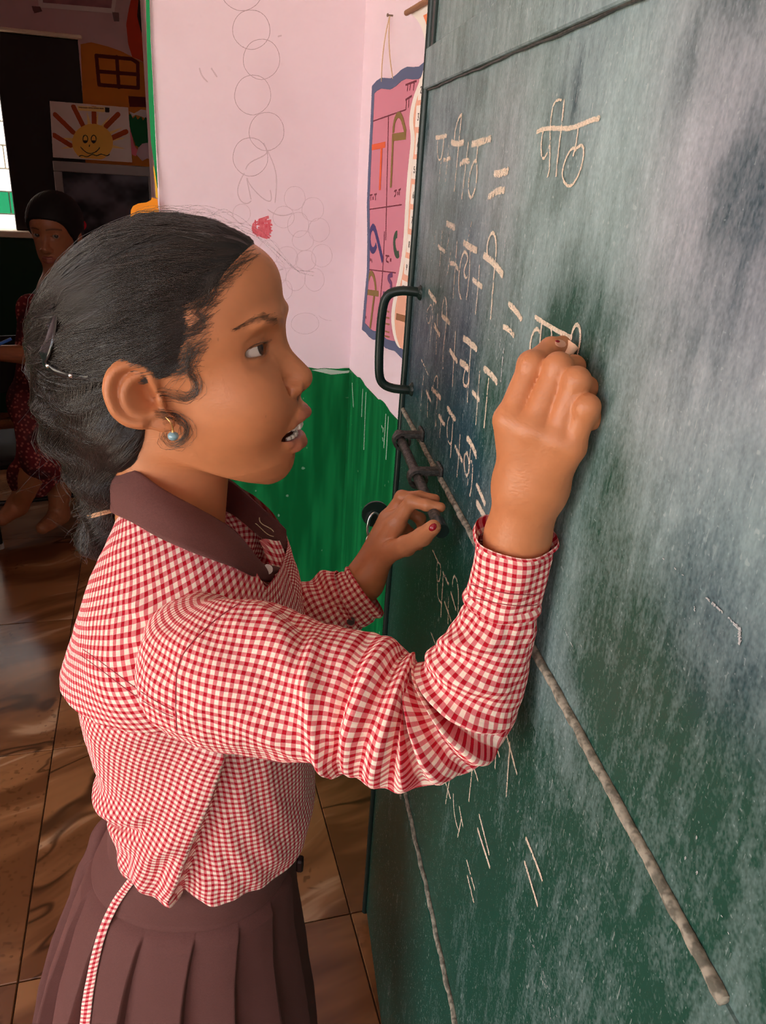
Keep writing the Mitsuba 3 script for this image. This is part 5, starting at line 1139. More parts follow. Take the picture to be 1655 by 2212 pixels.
def ssm(x, xp, fp):
    v = np.interp(np.linspace(xp[0], xp[-1], 400), xp, fp); k = np.ones(21) / 21; v = np.convolve(np.pad(v, 10, 'edge'), k, 'valid'); return np.interp(x, np.linspace(xp[0], xp[-1], 400), v)
xb, xf, by = ssm(zz, _bz, _bx), ssm(zz, _fz2, _fx2), ssm(zz, _tz, _tby)
xm, ax = (xb + xf) / 2, (xf - xb) / 2
pw = 2 / 2.35
cx_, sx_ = np.sign(np.cos(th)) * np.abs(np.cos(th)) ** pw, np.sign(np.sin(th)) * np.abs(np.sin(th)) ** pw
X = xm[:, None] + ax[:, None] * cx_[None]; Y = YG + 0.004 + by[:, None] * sx_[None]; Z = np.repeat(zz[:, None], NTH, 1)
Nx, Ny = np.cos(th)[None] * by[:, None], np.sin(th)[None] * ax[:, None]; nn = np.hypot(Nx, Ny); Nx, Ny = Nx / nn, Ny / nn
near = np.clip(-Ny, 0, 1); back = np.clip(-Nx, 0, 1)
disp = np.zeros_like(X)
zl = np.interp(X, [-.33, -.30, -.165, -.10], [.872, .874, .912, .916])                       # lower edge of the yoke
wgt = np.clip((-0.13 - X) / 0.03, 0, 1)
hgt = Z - zl
disp += wgt * 0.016 * np.clip((hgt + .004) / .007, 0, 1) * np.exp(-np.clip(hgt, 0, 1) / .055)
disp -= wgt * 0.004 * np.exp(-((hgt + .012) / .012) ** 2)
xl = np.interp(Z, [.63, .66, .70, .745, .80, .86], [-.186, -.184, -.172, -.160, -.142, -.128])  # the long overlap below the armpit
s = X - xl; fade = near ** .5 * np.clip((.885 - Z) / .03, 0, 1) * (Y < YG)
disp += fade * np.where(s < 0, .014 * np.exp(-(s / .028) ** 2), .014 * np.exp(-(s / .0035) ** 2) - .008 * np.exp(-((s - .008) / .012) ** 2))
fx = (X - xl) / .1
disp += fade * (s < 0.005) * .0018 * np.sin(2 * np.pi * ((Z - .60) - .62 * (X + .30)) / .052) * np.clip(-s / .03, 0, 1) * np.clip((.80 - Z) / .05, 0, 1)
vz = .690 + .55 * np.clip(X + .30, 0, 1)                                                      # deep crease at the small of the back
disp -= .018 * np.exp(-((Z - vz) / .009) ** 2) * np.clip((-.205 - X) / .05, 0, 1)
disp += .010 * np.exp(-((Z - vz - .022) / .014) ** 2) * np.clip((-.205 - X) / .05, 0, 1)
disp += fade * (s < 0) * folds(Z, X, [(.668, -.285, .800, -.165, .014, .010), (.660, -.235, .760, -.172, .011, .008), (.685, -.262, .790, -.176, .008, -.006), (.655, -.205, .72, -.182, .008, -.006)])
rg = s > .006
disp += fade * rg * .0011 * np.sin(2 * np.pi * (X + .15 * (Z - .7)) / .024 + 3 * np.sin(Z * 18)) * np.clip((s - .006) / .03, 0, 1)
P3 = np.stack([X, Y, Z], -1)
disp += .004 * (meshkit.fbm(P3 * [22, 22, 16], 3, 5) - .5) + .0018 * (meshkit.fbm(P3 * 70, 2, 8) - .5)
lowb = np.clip((.70 - Z) / .06, 0, 1)
disp += lowb * .0045 * np.sin(th * 9 + 2 * np.sin(th * 3))[None] * (.3 + near)
disp += near * (Y < YG) * .030 * np.exp(-((X + .178) / .050) ** 2) * np.exp(-((Z - .945) / .050) ** 2)
puff = np.exp(-((Z - .675) / .035) ** 2); disp += .004 * puff
# tension folds from the armhole towards the collar
disp += folds(Z, X, [(1.0, -.20, .985, -.13, .005, .004), (.985, -.19, .965, -.115, .005, .0045), (.99, -.15, .95, -.09, .006, .006), (.96, -.115, .93, -.085, .006, .005), (.975, -.12, .945, -.083, .004, -.004)]) * near
du = np.hypot(np.diff(np.concatenate([X, X[:, :1]], 1), axis=1), np.diff(np.concatenate([Y, Y[:, :1]], 1), axis=1))
X, Y = X + disp * Nx, Y + disp * Ny
k0 = int(NTH * .75)                                           # u = 0 on the near side
U = np.cumsum(du, 1) - du; U = U - U[:, k0:k0 + 1]
Vv = 1.053 - Z
# grain: the yoke hangs from the shoulder seam, the panel below the overlap is pulled on the bias
def rot(U, V, a, u0, v0): return u0 + (U - u0) * math.cos(a) - (V - v0) * math.sin(a), v0 + (U - u0) * math.sin(a) + (V - v0) * math.cos(a)
Uy, Vy = rot(U, Vv, math.radians(24), -.05, .15)
Ub, Vb_ = rot(U, Vv, math.radians(-20), -.10, .35)
yk = ((hgt > -.002) & (X < -.10))
bi = ((hgt <= -.002) & (s < .001) & (Y < YG))
U = np.where(yk, Uy, np.where(bi, Ub + .011, U)); Vv = np.where(yk, Vy + .004, np.where(bi, Vb_, Vv))
# tuck the blouse in at the waist
tuck = [(.985, -.006), (.95, -.0095), (.90, -.0105), (.84, -.009), (.78, .0)]
rows = [np.stack([X, Y, Z], -1)]; rU, rV = [U], [Vv]
for i, (k, dz) in enumerate(tuck):
    wav = .0028 * np.sin(th * 11 + 1.5 * np.sin(th * 4))
    rows.append(np.stack([xm[-1] + (X[-1] - xm[-1]) * k, YG + (Y[-1] - YG) * k, Z[-1] + dz + wav * (dz < -.004)], -1)[None]); rU.append(U[-1:] * k); rV.append(Vv[-1:] + .006 * (i + 1))
G = np.concatenate(rows, 0); UVs = np.stack([np.concatenate(rU, 0), np.concatenate(rV, 0)], -1)
# close the ring with its own seam column, hidden at the front
fc = grid_faces(len(G), NTH, True)[:, ::-1]
shirt = person + '__shirt'
tag(shirt, 'red and white gingham shirt')
def cut(F, uv, lim=.02):
    """Faces that straddle a jump of the weave are given to one side's weave by splitting vertices."""
    return F
def split_weave(V, F, uv, lim=.012):
    V, uv = list(V), list(uv); V0, u0 = np.array(V), np.array(uv); F = F.copy()
    d = np.max([np.abs(u0[F[:, a]] - u0[F[:, b]]).max(1) for a, b in ((0, 1), (1, 2), (0, 2))], 0)
    bad = np.nonzero(d > lim)[0]; addV, addU, n = [], [], len(V0)
    for f in bad:
        ref = u0[F[f, 0]]; pr = V0[F[f, 0]]
        for k in (1, 2):
            if np.abs(u0[F[f, k]] - ref).max() > lim:
                addV.append(V0[F[f, k]]); addU.append(ref + (V0[F[f, k]] - pr)[[0, 2]] * [1, -1]); F[f, k] = n; n += 1
    if addV: V0, u0 = np.vstack([V0, addV]), np.vstack([u0, addU])
    return V0, F, u0
tv, tf, tuv = G.reshape(-1, 3), fc, UVs.reshape(-1, 2)
tf = tf[np.abs(tuv[tf[:, 0], 0] - tuv[tf[:, 1], 0]) < 10]
_c = tv[tf].mean(1); tf = tf[~((_c[:, 2] > .990 + .10 * np.clip(-.110 - _c[:, 0], 0, 1)) & (_c[:, 0] > -.175) & (_c[:, 1] > .595) & (_c[:, 1] < .725))]
TORSO = trimesh.Trimesh(tv, tf, process=False)
nrm = np.array(TORSO.vertex_normals)
tv, tf, tuv = split_weave(tv, tf, tuv)
obj('torso', trimesh.Trimesh(tv, tf, process=False), 'gingham', shirt, True, uv=tuv)

# --- sleeves: tubes whose outline follows the traced edges
def sleeve(ctr, hw, dep, side, n=240, m=150, fold=None, noise_amp=.0035, seed=1, u0=0.0, v0=0.0, famp=1.3):
    """ctr: centres, hw: half widths along 'side' vectors, dep: half depths along the third direction."""
    s = np.concatenate([[0], np.cumsum(np.linalg.norm(np.diff(ctr, axis=0), axis=1))]); q = np.linspace(0, s[-1], n)
    C = CubicSpline(s, ctr)(q); w = np.interp(q, s, hw); dp = np.interp(q, s, dep); k = np.ones(15) / 15
    sml = lambda a: np.convolve(np.pad(a, 7, 'edge'), k, 'valid'); w, dp = sml(w), sml(dp)
    S_ = np.stack([np.interp(q, s, side[:, j]) for j in range(3)], 1)
    t = np.gradient(C, axis=0); t /= np.linalg.norm(t, axis=1, keepdims=True)
    S_ -= t * (S_ * t).sum(1)[:, None] * .85; S_ /= np.linalg.norm(S_, axis=1, keepdims=True)
    Dv = np.cross(S_, t); Dv /= np.linalg.norm(Dv, axis=1, keepdims=True)
    vw = EYE - C; flip = np.sign((Dv * vw).sum(1)); Dv *= flip[:, None]                       # Dv towards the eye
    a = np.linspace(0, 2 * np.pi, m, endpoint=False)                                        # a = 0 towards the eye, pi/2 along +side
    A, Q = np.meshgrid(a, q)
    P0 = C[:, None] + np.cos(A)[..., None] * Dv[:, None] * dp[:, None, None] + np.sin(A)[..., None] * S_[:, None] * w[:, None, None]
    Nn = np.cos(A)[..., None] * Dv[:, None] * w[:, None, None] + np.sin(A)[..., None] * S_[:, None] * dp[:, None, None]; Nn /= np.linalg.norm(Nn, axis=-1, keepdims=True)
    Aw = (A + np.pi) % (2 * np.pi) - np.pi
    d = noise_amp * (meshkit.fbm(P0 * [26, 26, 26], 3, seed) - .5) + noise_amp * .45 * (meshkit.fbm(P0 * 80, 2, seed + 4) - .5)
    if fold is not None: d = d + fold(Q, Aw, w)
    P = P0 + Nn * (d * famp)[..., None]
    Pn = C + Dv * dp[:, None]; vq = np.concatenate([[0], np.cumsum(np.linalg.norm(np.diff(Pn, axis=0), axis=1))])
    uv = np.stack([u0 + Aw * (w * .5 + dp * .5)[:, None], v0 + vq[:, None] + 0 * Q], -1)
    F = grid_faces(n, m, True)
    V, uvv = P.reshape(-1, 3), uv.reshape(-1, 2)
    V, F, uvv = split_weave(V, F, uvv, .05)
    M = trimesh.Trimesh(V, F, process=False)
    c = C[n // 2]; 
    return M, uvv, (C, q)
A_ = np.array([(519, 1301), (600, 1305), (697, 1349), (789, 1372), (850, 1404), (892, 1442), (912, 1441), (936, 1422), (960, 1390), (972, 1352), (1000, 1318), (1012, 1285)], float)
B_2 = np.array([(381, 1590), (520, 1622), (640, 1640), (770, 1665), (832, 1691), (920, 1687), (1006, 1660), (1060, 1618), (1085, 1558), (1122, 1482), (1150, 1372), (1164, 1300)], float)
D_ = np.array([.603, .596, .59, .58, .572, .567, .56, .555, .548, .54, .53, .522])
ctr = np.array([W(*(a + b) / 2, d) for a, b, d in zip(A_, B_2, D_)]); sd = np.array([W(*a, d) - W(*b, d) for a, b, d in zip(A_, B_2, D_)])
hw = np.linalg.norm(sd, axis=1) / 2; sd /= np.linalg.norm(sd, axis=1, keepdims=True)
pre = np.array([[-.168, .650, .955], [-.152, .578, .964]])
ctr = np.vstack([pre, ctr]); hw = np.concatenate([[.028, .036], hw]); sd = np.vstack([sd[:1], sd[:1], sd])
dep = hw * np.array([.9, .92, .90, .88, .9, .92, .92, .92, .95, .95, .96, .96, 1.0, 1.0])
SL = np.concatenate([[0], np.cumsum(np.linalg.norm(np.diff(ctr, axis=0), axis=1))])
def rfold(Q, A, w):
    # Q along the sleeve, A around it (0 towards the eye, pi/2 the inner edge, -pi/2 the outer edge)
    e = SL[8]                                                                                # inner elbow
    it = [(e - .105, .9, e - .070, -1.5, .008, .0050), (e - .058, 1.5, e - .050, -.9, .009, .0065), (e - .036, 1.5, e - .040, -1.2, .006, .0060), (e - .020, 1.6, e - .028, -1.3, .0045, .0050), (e - .004, 1.6, e - .010, -1.0, .0045, .0060),
          (e + .010, 1.6, e + .012, -1.1, .0045, .0060), (e + .024, 1.5, e + .034, -1.0, .006, .0055), (e + .044, 1.5, e + .058, -.6, .007, .0045), (e + .062, 1.3, e + .09, .0, .007, .004),
          (e - .030, 1.6, e - .030, -1.0, .0035, -.0050), (e - .012, 1.6, e - .018, -1.2, .0035, -.0055), (e + .003, 1.6, e + .001, -1.2, .0035, -.0055), (e + .017, 1.6, e + .022, -1.0, .004, -.0050), (e - .047, 1.5, e - .044, -1.1, .004, -.0050), (e - .068, 1.4, e - .060, -1.0, .005, -.0045),
          (SL[2] + .03, .9, SL[2] + .11, .1, .009, .0026), (SL[2] + .03, 1.3, SL[2] + .07, .7, .007, .0026), (SL[2] + .03, -.2, SL[2] + .13, -.9, .011, .0024), (SL[2] + .05, 1.5, SL[2] + .08, .9, .007, -.0025)]
    k = .040
    d = folds(Q, A * k, [(a, b * k, c, d_ * k, w_, am) for a, b, c, d_, w_, am in it])
    end = np.clip((Q - (SL[-1] - .03)) / .03, 0, 1)
    d += end * (.0016 * np.sin(A * 11) * (1 - end) - .0008 * end)
    return d
Ms, uvs, cl = sleeve(ctr, hw, dep, sd, 330, 240, rfold, .0042, 3, 0.0015, 0.0, 1.8)
sl = obj('sleeve', Ms, 'gingham', shirt, True, uv=uvs)
SLV = Ms
# cuff
def cuffmesh(A_, B_, D_, dp, seed, roll=.0016):
    A_, B_ = np.array(A_, float), np.array(B_, float)
    c = np.array([W(*(a + b) / 2, d) for a, b, d in zip(A_, B_, D_)]); s_ = np.array([W(*a, d) - W(*b, d) for a, b, d in zip(A_, B_, D_)])
    h = np.linalg.norm(s_, axis=1) / 2; s_ /= np.linalg.norm(s_, axis=1, keepdims=True)
    L = np.concatenate([[0], np.cumsum(np.linalg.norm(np.diff(c, axis=0), axis=1))])[-1]
    def fo(Q, A, w):
        return roll * np.exp(-((Q - L + .003) / .0028) ** 2) - .0012 * np.exp(-((Q - L + .0085) / .0018) ** 2) + .0008 * np.exp(-((Q - .003) / .002) ** 2) - .0011 * np.exp(-((Q - .0075) / .0013) ** 2) + .0007 * np.sin(A * 5 + Q * 60)
    return sleeve(c, h, h * dp, s_, 120, 200, fo, .0018, seed)
Mc, uvc, cc = cuffmesh([(1005, 1302), (1013, 1265), (1020, 1222), (1023, 1180), (1026, 1136)], [(1166, 1302), (1172, 1270), (1184, 1217), (1192, 1192), (1199, 1172)], [.5245, .5175, .508, .5035, .4985], .98, 12)
cf = obj('cuff', Mc, 'gingham', shirt, True, uv=uvc)
# the far sleeve
lc = np.array([[-.195, .700, .965], [-.160, .738, .945], W(560, 1400, .812), W(610, 1376, .815), W(660, 1342, .815), W(712, 1312, .815), W(752, 1293, .814)])
lh = np.array([.050, .046, .040, .036, .035, .036, .0345])
ls = np.tile(W(700, 1240, .815) - W(760, 1370, .815), (len(lc), 1)); ls /= np.linalg.norm(ls, axis=1, keepdims=True)
ML, uvl, _ = sleeve(lc, lh, lh * .9, ls, 160, 130, lambda Q, A, w: .0022 * np.sin(Q * 240 + 2 * A), .005, 9)
obj('sleeve', ML, 'gingham', shirt, True, uv=uvl)
ML2, uvl2, _ = cuffmesh([(716, 1246), (745, 1232), (771, 1217)], [(768, 1368), (792, 1350), (812, 1330)], [.815, .813, .812], .92, 15)
obj('cuff', ML2, 'gingham', shirt, True, uv=uvl2)
bt = trimesh.creation.cylinder(.0042, .0016, sections=20); nb = EYE - W(758, 1340, .78); nb /= np.linalg.norm(nb)
bt.apply_transform(trimesh.geometry.align_vectors([0, 0, 1], nb)); 
lp, _ = cast(ML2, [(758, 1342)], .0012)
if len(lp): bt.apply_translation(lp[0]); obj('button', bt, 'button_dark', shirt, 40)
# --- collar: a folded leaf on either side
def sheet(inner, outer, th, n=60, m=14, curl=.004, name='collar', mt='brown_cloth', parent=None, outdir=None):
    I, O = curve(np.array(inner), n), curve(np.array(outer), n)
    v = np.linspace(0, 1, m)
    P = I[:, None] * (1 - v)[None, :, None] + O[:, None] * v[None, :, None]
    du_, dv_ = np.gradient(P, axis=0), np.gradient(P, axis=1); N = np.cross(du_, dv_); N /= np.linalg.norm(N, axis=-1, keepdims=True)
    if outdir is not None: N *= np.sign((N * np.array(outdir)).sum(-1, keepdims=True))
    P = P + N * (curl * np.sin(v * np.pi))[None, :, None] + N * (.0016 * (meshkit.fbm(P * 50, 2, 4) - .5))[..., None]
    top, bot = P + N * th / 2, P - N * th / 2
    V = np.concatenate([top.reshape(-1, 3), bot.reshape(-1, 3)]); g = grid_faces(n, m); k = n * m
    idx = np.arange(n * m).reshape(n, m); rim = np.concatenate([idx[:, 0], idx[-1, 1:], idx[-2::-1, -1], idx[0, -2:0:-1]])
    r2 = np.roll(rim, -1); side_ = np.vstack([np.stack([rim, r2, r2 + k], 1), np.stack([rim, r2 + k, rim + k], 1)])
    M = trimesh.Trimesh(V, np.vstack([g, g[:, ::-1] + k, side_]), process=False); M.fix_normals()
    return M
inn = [on_y(*q) for q in [(252, 982, .664), (259, 1002, .632), (305, 1023, .605), (350, 1055, .594), (400, 1084, .590), (450, 1112, .596), (497, 1140, .608), (535, 1182, .622), (577, 1230, .640)]]
out_ = [on_y(*q) for q in [(236, 1084, .668), (245, 1108, .620), (288, 1130, .575), (350, 1163, .553), (420, 1193, .549), (490, 1218, .560), (535, 1238, .580), (560, 1250, .600), (584, 1256, .625)]]
col = obj('collar', sheet(inn, out_, .0022, 90, 18, .005, outdir=(0, -1, .4)), 'brown_cloth', shirt, 50, label='brown collar')
inn2 = [on_y(*q) for q in [(276, 990, .655), (300, 1000, .690), (380, 1010, .712), (455, 1022, .712), (512, 1048, .700), (556, 1088, .696), (592, 1119, .694), (618, 1144, .692)]]
out2 = [on_y(*q) for q in [(258, 1080, .660), (300, 1090, .730), (380, 1090, .745), (455, 1100, .738), (505, 1112, .706), (552, 1150, .690), (592, 1177, .686), (622, 1186, .688)]]
obj('collar', sheet(inn2, out2, .0022, 90, 18, .003, outdir=(0, .6, .6)), 'brown_cloth', shirt, 50, label='brown collar')
# pale stitching hanging on the far collar
mat('pale_thread', srgb(206, 190, 160), 0.8, 0.2)
cs = [(1215, 215), (1222, 245), (1270, 275), (1300, 300)], [(1190, 250), (1230, 285), (1265, 315), (1300, 328)]
obj('stitching', cat([tube(curve([on_y(120 + x / 2.758, 1040 + y / 2.758, .6825) for x, y in c], 20) + [0, 0, 0], .0005, 6) for c in cs]), 'pale_thread', shirt, 60)
# front band, loop and button
bd_ = [on_y(*q) for q in [(604, 1168, .672), (618, 1205, .668), (628, 1250, .664), (640, 1300, .662), (652, 1345, .662)]]
bd2 = [on_y(*q) for q in [(560, 1168, .672), (580, 1215, .655), (600, 1270, .648), (618, 1310, .645), (635, 1350, .645)]]
Mb = sheet(bd2, bd_, .0016, 50, 12, .004, outdir=(1, -.4, .2)); vv = np.array(Mb.vertices)
obj('front_band', Mb, 'gingham', shirt, True, uv=np.stack([vv[:, 1] * 1.2 + vv[:, 0], vv[:, 2] * 1.0 + .3 * vv[:, 0]], 1))
lo_ = sheet([on_y(*q) for q in [(570, 1218, .628), (585, 1221, .632), (600, 1225, .640)]], [on_y(*q) for q in [(572, 1244, .626), (588, 1242, .630), (602, 1232, .640)]], .002, 20, 8, .002, outdir=(0, -1, 0))
obj('loop', lo_, 'brown_cloth', shirt, 50, label='brown collar loop')
m = trimesh.creation.cylinder(.0048, .002, sections=24); m.apply_transform(trimesh.geometry.align_vectors([0, 0, 1], [.5, -1, .3])); m.apply_translation(on_y(578, 1230, .6225)); obj('button', m, 'button_white', shirt, 40)
# --- skirt
NS, NT2 = 200, 560
zs = np.concatenate([np.linspace(.668, .592, 40), np.linspace(.588, .20, NS - 40)]); t2 = np.linspace(0, 2 * np.pi, NT2, endpoint=False)
xbk = np.interp(zs, [.20, .256, .36, .453, .54, .60, .615, .64, .67], [-.415, -.405, -.385, -.360, -.330, -.305, -.298, -.285, -.280]); xfr = np.interp(zs, [.20, .292, .414, .513, .57, .60, .67], [-.055, -.060, -.069, -.080, -.082, -.080, -.078])
byk = np.interp(zs, [.20, .30, .45, .54, .585, .60, .67], [.165, .152, .134, .118, .106, .100, .099])
ac, asn = np.sign(np.cos(t2)) * np.abs(np.cos(t2)) ** .92, np.sign(np.sin(t2)) * np.abs(np.sin(t2)) ** .92
X2 = ((xbk + xfr) / 2)[:, None] + ((xfr - xbk) / 2)[:, None] * ac; Y2 = YG + byk[:, None] * asn; Z2 = np.repeat(zs[:, None], NT2, 1)
ph = t2 * 15 / (2 * np.pi) + .22; sw_ = ph - np.floor(ph)
saw = (sw_ - .5) * np.clip((1 - sw_) / .035, 0, 1) 
band = np.clip((.590 - zs) / .012, 0, 1)
dpl = (.0025 + .013 * np.clip((.58 - zs) / .35, 0, 1))[:, None] * saw[None] * 2 * band[:, None] + .004 * band[:, None] - .0030 * np.exp(-((zs - .591) / .0022) ** 2)[:, None]
dpl += .004 * (meshkit.fbm(np.stack([X2, Y2, Z2], -1) * [14, 14, 7], 3, 2) - .5)
ca2, sa2 = np.cos(t2), np.sin(t2)
X2, Y2 = X2 + dpl * ca2, Y2 + dpl * sa2
# a bunch of cloth at the back of the waist
Z2 = Z2
SKV = np.stack([X2, Y2, Z2], -1).reshape(-1, 3)
SK = trimesh.Trimesh(SKV, grid_faces(len(zs), NT2, True)[:, ::-1], process=False)
sk = obj('skirt', SK, 'brown_cloth', person, 40, label='pleated brown skirt')
bun = np.array([on_y(*q) for q in [(238, 1770, .66), (222, 1792, .655), (212, 1830, .65), (190, 1880, .645), (165, 1950, .64)]])
obj('gather', tube(curve(bun, 30), np.interp(np.linspace(0, 1, 30), [0, .2, .6, 1], [.006, .012, .013, .007]), 12), 'brown_cloth', sk, 60)
# gingham tape hanging over the skirt
tp = [(284, 1902), (256, 1938), (228, 1992), (210, 2050), (197, 2110), (188, 2165), (182, 2222), (178, 2262)]
tq = curve(np.array(tp, float), 60); wn = np.linspace(8, 10.5, 60)
tn = np.gradient(tq, axis=0); tn /= np.linalg.norm(tn, axis=1, keepdims=True); pn = np.stack([-tn[:, 1], tn[:, 0]], 1)
L1, r1 = cast(SK, tq + pn * wn[:, None], .0050); L2, r2_ = cast(SK, tq - pn * wn[:, None], .0050)
okk = np.intersect1d(r1, r2_); L1, L2 = L1[np.isin(r1, okk)], L2[np.isin(r2_, okk)]
for q in (L1, L2):
    for j in range(3): q[:, j] = np.convolve(np.pad(q[:, j], 7, 'reflect', reflect_type='odd'), np.ones(15) / 15, 'valid')
Lc = (L1 + L2) / 2; vS = np.concatenate([[0], np.cumsum(np.linalg.norm(np.diff(Lc, axis=0), axis=1))])
MT = sheet(L1, L2, .0012, len(L1), 5, .0006, outdir=(0, -1, 0)); k = len(L1) * 5
uvt = np.stack([np.tile(np.tile(np.linspace(0, .0086, 5), len(L1)), 2) + .0032, np.tile(np.repeat(vS, 5), 2)], 1)
obj('tape', MT, 'gingham', sk, True, uv=uvt, label='narrow gingham tape hanging down')
m = boxm((-.004, -.006, -.009), (.004, .006, .009), .002); m.apply_translation(on_y(648, 1866, .648)); obj('belt_loop', m, 'button_dark', sk)
# nails and the piece of chalk
mat('nail', srgb(218, 160, 132), 0.18, 0.5)
mat('nail_red', srgb(140, 12, 30), 0.15, 0.6)
ARMMESH = trimesh.Trimesh(Va, Fa, process=False)
def nail(cx, cy, rx, ry, ang, mt, lift=.0005, name='fingernail', poly=None):
    a = np.linspace(0, 2 * np.pi, 25)[:-1]; ca_, sa_ = math.cos(ang), math.sin(ang)
    rings = [[(cx + k * (rx * np.cos(t) * ca_ - ry * np.sin(t) * sa_), cy + k * (rx * np.cos(t) * sa_ + ry * np.sin(t) * ca_)) for t in a] for k in (1, .85, .55, .25)] + [[(cx, cy)]]
    px = [q for r in rings for q in r]; L, ri = cast(ARMMESH, px, lift)
    if len(L) < len(px): return None
    L[:24] += np.array([ray(*q) / np.linalg.norm(ray(*q)) for q in px[:24]]) * lift * 1.4
    F = [];
    for r in range(3):
        for j in range(24): a0, b0 = r * 24 + j, r * 24 + (j + 1) % 24; F += [[a0, b0, b0 + 24], [a0, b0 + 24, a0 + 24]]
    F += [[72 + j, 72 + (j + 1) % 24, 96] for j in range(24)]
    return obj(name, trimesh.Trimesh(L, np.array(F)[:, ::-1], process=False), mt, person, True)
nail(1211, 742, 13, 8.5, .25, 'nail', .0003)
nail(1205, 737, 5.5, 2.8, .2, 'nail_red', .0009, 'nail_polish')
nail(935, 1139, 10.5, 7.5, -.75, 'nail_red', .0007)
mat('chalk_stick', srgb(250, 205, 170), 0.9, 0.1)
c0, c1 = W(1196, 792, .4740), W(1238, 741, .4725)
c0, c1 = W(1200, 788, .4735), W(1237, 742, .4700)
ax_ = (c1 - c0) / np.linalg.norm(c1 - c0); m = trimesh.creation.cylinder(.0046, np.linalg.norm(c1 - c0), sections=26).subdivide()
m.vertices *= 1 + .03 * (meshkit.noise(m.vertices * 500, 3)[:, None] - .5); m.apply_transform(trimesh.geometry.align_vectors([0, 0, 1], ax_)); m.apply_translation((c0 + c1) / 2)
tag(obj('chalk_stick', m, 'chalk_stick', None, 35), 'stub of peach chalk held at the tip of the writing hand', 'chalk')
# seams: rows of stitching sunk in the cloth
mat('stitch', srgb(150, 60, 68), 0.9, 0.1)
SHM = trimesh.util.concatenate([trimesh.Trimesh(np.array(TORSO.vertices), TORSO.faces, process=False), trimesh.Trimesh(np.array(SLV.vertices), SLV.faces, process=False), trimesh.Trimesh(np.array(Mc.vertices), Mc.faces, process=False)])
def stitch(px, r=.00034, lift=.0002):
    L_, _ = cast(SHM, curve(np.array(px, float), 70), lift)
    if len(L_) < 10: return
    for j in range(3): L_[:, j] = np.convolve(np.pad(L_[:, j], 2, 'edge'), np.ones(5) / 5, 'valid')
    brk = np.nonzero(np.linalg.norm(np.diff(L_, axis=0), axis=1) > .02)[0]
    for seg in np.split(L_, brk + 1):
        if len(seg) > 5: obj('seam', tube(seg, r, 6), 'stitch', shirt, 60)
stitch([(519, 1303), (480, 1328), (443, 1359), (415, 1388), (396, 1413), (385, 1440), (381, 1470), (380, 1530), (382, 1580)], .0005)
stitch([(178, 1402), (258, 1460), (323, 1506), (378, 1536)])
stitch([(172, 1414), (252, 1473), (317, 1519), (376, 1550)])
stitch([(1010, 1288), (1060, 1300), (1110, 1308), (1162, 1306)]); stitch([(1016, 1262), (1066, 1276), (1116, 1284), (1166, 1282)]); stitch([(1028, 1166), (1080, 1180), (1140, 1192), (1188, 1196)])
# ------------------------------------------------------------------ the seated person in the back room
woman = 'person_001'
tag(woman, 'seated person in a dark red patterned dress looking at the camera from the back room', 'person')
WD = 2.66
wc = W(106, 497, WD)
fw_ = EYE - wc; fw_[2] = 0; fw_ /= np.linalg.norm(fw_); ca, sa = math.cos(math.radians(-24)), math.sin(math.radians(-24))
wx = np.array([fw_[0] * ca - fw_[1] * sa, fw_[0] * sa + fw_[1] * ca, 0]); wx = wx * math.cos(.10) + np.array([0, 0, -math.sin(.10)]); wy = np.cross([0, 0, 1.0], wx); wy /= np.linalg.norm(wy); wz = np.cross(wx, wy)
WM = np.array([wx, wy, wz]); SC = 1.10
wo = wc - (np.array([0.050, 0, 0.012]) @ WM) * SC
def w_world(Q): return wo + (np.asarray(Q) * SC) @ WM
def w_loc(P): return ((np.asarray(P) - wo) @ WM.T / SC)
def sd_whead(Q):
    L = w_loc(Q).astype(f32); X, A, Z = L[:, 0], np.abs(L[:, 1]), L[:, 2]; S = np.stack([X, A, Z], 1)
    d = smin(ell(S, (0, 0, .030), (.097, .072, .078)), ell(S, (.032, 0, -.045), (.056, .054, .078)), .03)
    d = smin(d, ell(S, (.058, 0, -.108), (.016, .020, .012)), .014)
    d = smax(d, -ell(S, (.098, .030, .000), (.014, .019, .010)), .012)
    d = smin(d, np.sqrt(((S - np.array((.0715, .030, .000), f32)) ** 2).sum(1)) - .0135, .004)
    d = smax(d, -ell(S, (.084, .031, -.0005), (.010, .0135, .0056)), .001)
    d = smin(d, chain(S, [(.080, 0, .010), (.086, 0, -.008), (.1005, 0, -.038)], [.0085, .0085, .0115], .004), .011)
    d = smin(d, ell(S, (.092, .0125, -.042), (.011, .0075, .0075)), .005)
    d = smin(d, chain(S, [(.0945, 0, -.067), (.088, .012, -.067), (.079, .021, -.0705)], [.0052, .0050, .0022]), .005)
    d = smin(d, chain(S, [(.0935, 0, -.0775), (.087, .011, -.0765), (.079, .021, -.0715)], [.0060, .0055, .0022]), .005)
    d = smin(d, ell(S, (-.006, .071, -.020), (.014, .008, .028)), .006)
    return d * SC
W_ = lambda px, py, d: W(px, py, d)
nk0, nk1 = w_world([-.02, 0, -.06]), W(118, 632, 2.74)
sR, sL = W(70, 668, 2.66), W(178, 655, 2.86)
chest, waist, hip = W(118, 715, 2.78), W(100, 800, 2.84), W(85, 872, 2.88)
elb, wri, fin = W(62, 766, 2.62), W(-22, 762, 2.52), W(-62, 756, 2.47)
kn1, an1, to1 = W(92, 985, 2.50), W(38, 1092, 2.62), W(4, 1122, 2.55)
kn2, an2, to2 = W(130, 985, 2.66), W(128, 1112, 2.76), W(92, 1140, 2.66)
